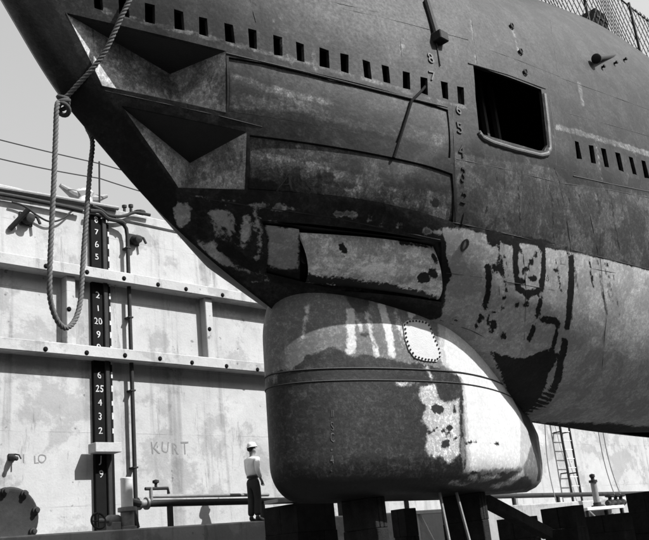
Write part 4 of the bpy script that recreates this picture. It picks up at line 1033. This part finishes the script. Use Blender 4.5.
sk = grey('skin', .20, .6, .2, 20); shirt_m = grey('white_cotton', .8, .9, .2, 9, bstr=.9); trouser_m = grey('dark_trousers', .035, .9, .4, 10); boot_m = grey('boots', .03, .6, .3, 10)
# arms: both bent forward, hands at waist height
jo = {}
sides = ((1, -.16, .05), (-1, .12, .14))
vs = [bp(0, 0, .96), bp(.0, 0, 1.18), bp(.0, 0, 1.36), bp(.015, 0, 1.47), bp(.03, 0, 1.55), bp(.045, 0, 1.63), bp(.04, 0, 1.71)]
es = [(0,1),(1,2),(2,3),(3,4),(4,5),(5,6)]; rs = [.09,.085,.08,.05,.07,.088,.065]
def addv(p, r, par):
    vs.append(p); rs.append(r); es.append((par, len(vs)-1)); return len(vs)-1
# nose and ears
addv(bp(.145, 0, 1.60), .014, 5)
for s, ef, hf_ in sides:
    addv(bp(.03, s*.098, 1.60), .016, 5)
    sh_ = addv(bp(0, s*.17, 1.40), .055, 2); el = addv(bp(ef*.35, s*.225, 1.13), .042, sh_); wr = addv(bp(hf_, s*.21, .93), .028, el); pa = addv(bp(hf_+.05, s*.20, .87), .030, wr)
    for k_, (df, dr, dz, L) in enumerate(((.09,.02,.02,1),(.1,.006,.0,1),(.095,-.008,-.02,1),(.08,-.015,-.04,1),(.03,-.045*s,.03,.8))):
        m_ = addv(bp(hf_+.05+dz*.9, s*.20+dr*s, .87-df*.55), .0095, pa); addv(bp(hf_+.07+dz*.9, s*.20+dr*s, .87-df*.9), .008, m_)
    hp = addv(bp(0, s*.08, .90), .08, 0); kn = addv(bp(.03 if s > 0 else -.02, s*.085, .50), .06, hp); an_ = addv(bp(-.02 if s > 0 else -.06, s*.085, .10), .042, kn); addv(bp(.14 if s > 0 else .10, s*.13, .035), .035, an_)
skin('body', vs, es, rs, sk)
# shirt
vs = [bp(0,0,1.0), bp(-.005,0,1.12), bp(0,0,1.26), bp(0,0,1.385), bp(.012,0,1.46)]; es = [(0,1),(1,2),(2,3),(3,4)]; rs = [(.165,.125),(.165,.125),(.165,.125),(.13,.10),.065]
for s, ef, hf_ in sides:
    sh_ = addv(bp(0, s*.175, 1.385), .078, 3); el = addv(bp(ef*.35, s*.23, 1.13), .06, sh_); addv(bp(hf_*.95, s*.213, .96), .045, el)
skin('shirt', vs, es, rs, shirt_m)
# trousers
vs = [bp(0,0,1.02), bp(-.01,0,.93)]; es = [(0,1)]; rs = [(.155,.12),(.165,.13)]
for s, ef, hf_ in sides:
    th = addv(bp(0, s*.09, .80), .105, 1); kn = addv(bp(.03 if s > 0 else -.02, s*.085, .50), .085, th); addv(bp(-.02 if s > 0 else -.06, s*.085, .13), .08, kn)
skin('trousers', vs, es, rs, trouser_m)
MB().lathe(bp(-.005, 0, .985), (0,0,1), [(.138,0),(.141,.005),(.141,.04),(.138,.045)], 20).build('belt', boot_m, per, True)
for s in (1, -1):
    b0 = -.02 if s > 0 else -.06
    skin('boot', [bp(b0, s*.085, .16), bp(b0, s*.085, .06), bp(b0+.10, s*.09, .05), bp(b0+.19, s*.095, .045)], [(0,1),(1,2),(2,3)], [.06,.058,.052,.042], boot_m)
# hair and hard hat
skin('hair', [bp(.0,0,1.70), bp(-.035,0,1.64), bp(-.04,0,1.575)], [(0,1),(1,2)], [.085,.082,.06], grey('dark_hair', .02, .8, .3, 30))
tilt = (fwd*-.12+Vector((0,0,1))).normalized()
MB().lathe(bp(.03,0,1.685), tilt, [(.132,0),(.134,.009),(.112,.016),(.108,.05),(.088,.09),(.05,.115),(.012,.122)], 24).build('hard_hat', M['pale'], per, True)
skin('hat_peak', [bp(.12,0,1.70), bp(.20,0,1.688)], [(0,1)], [(.08,.012),(.05,.01)], M['pale'])
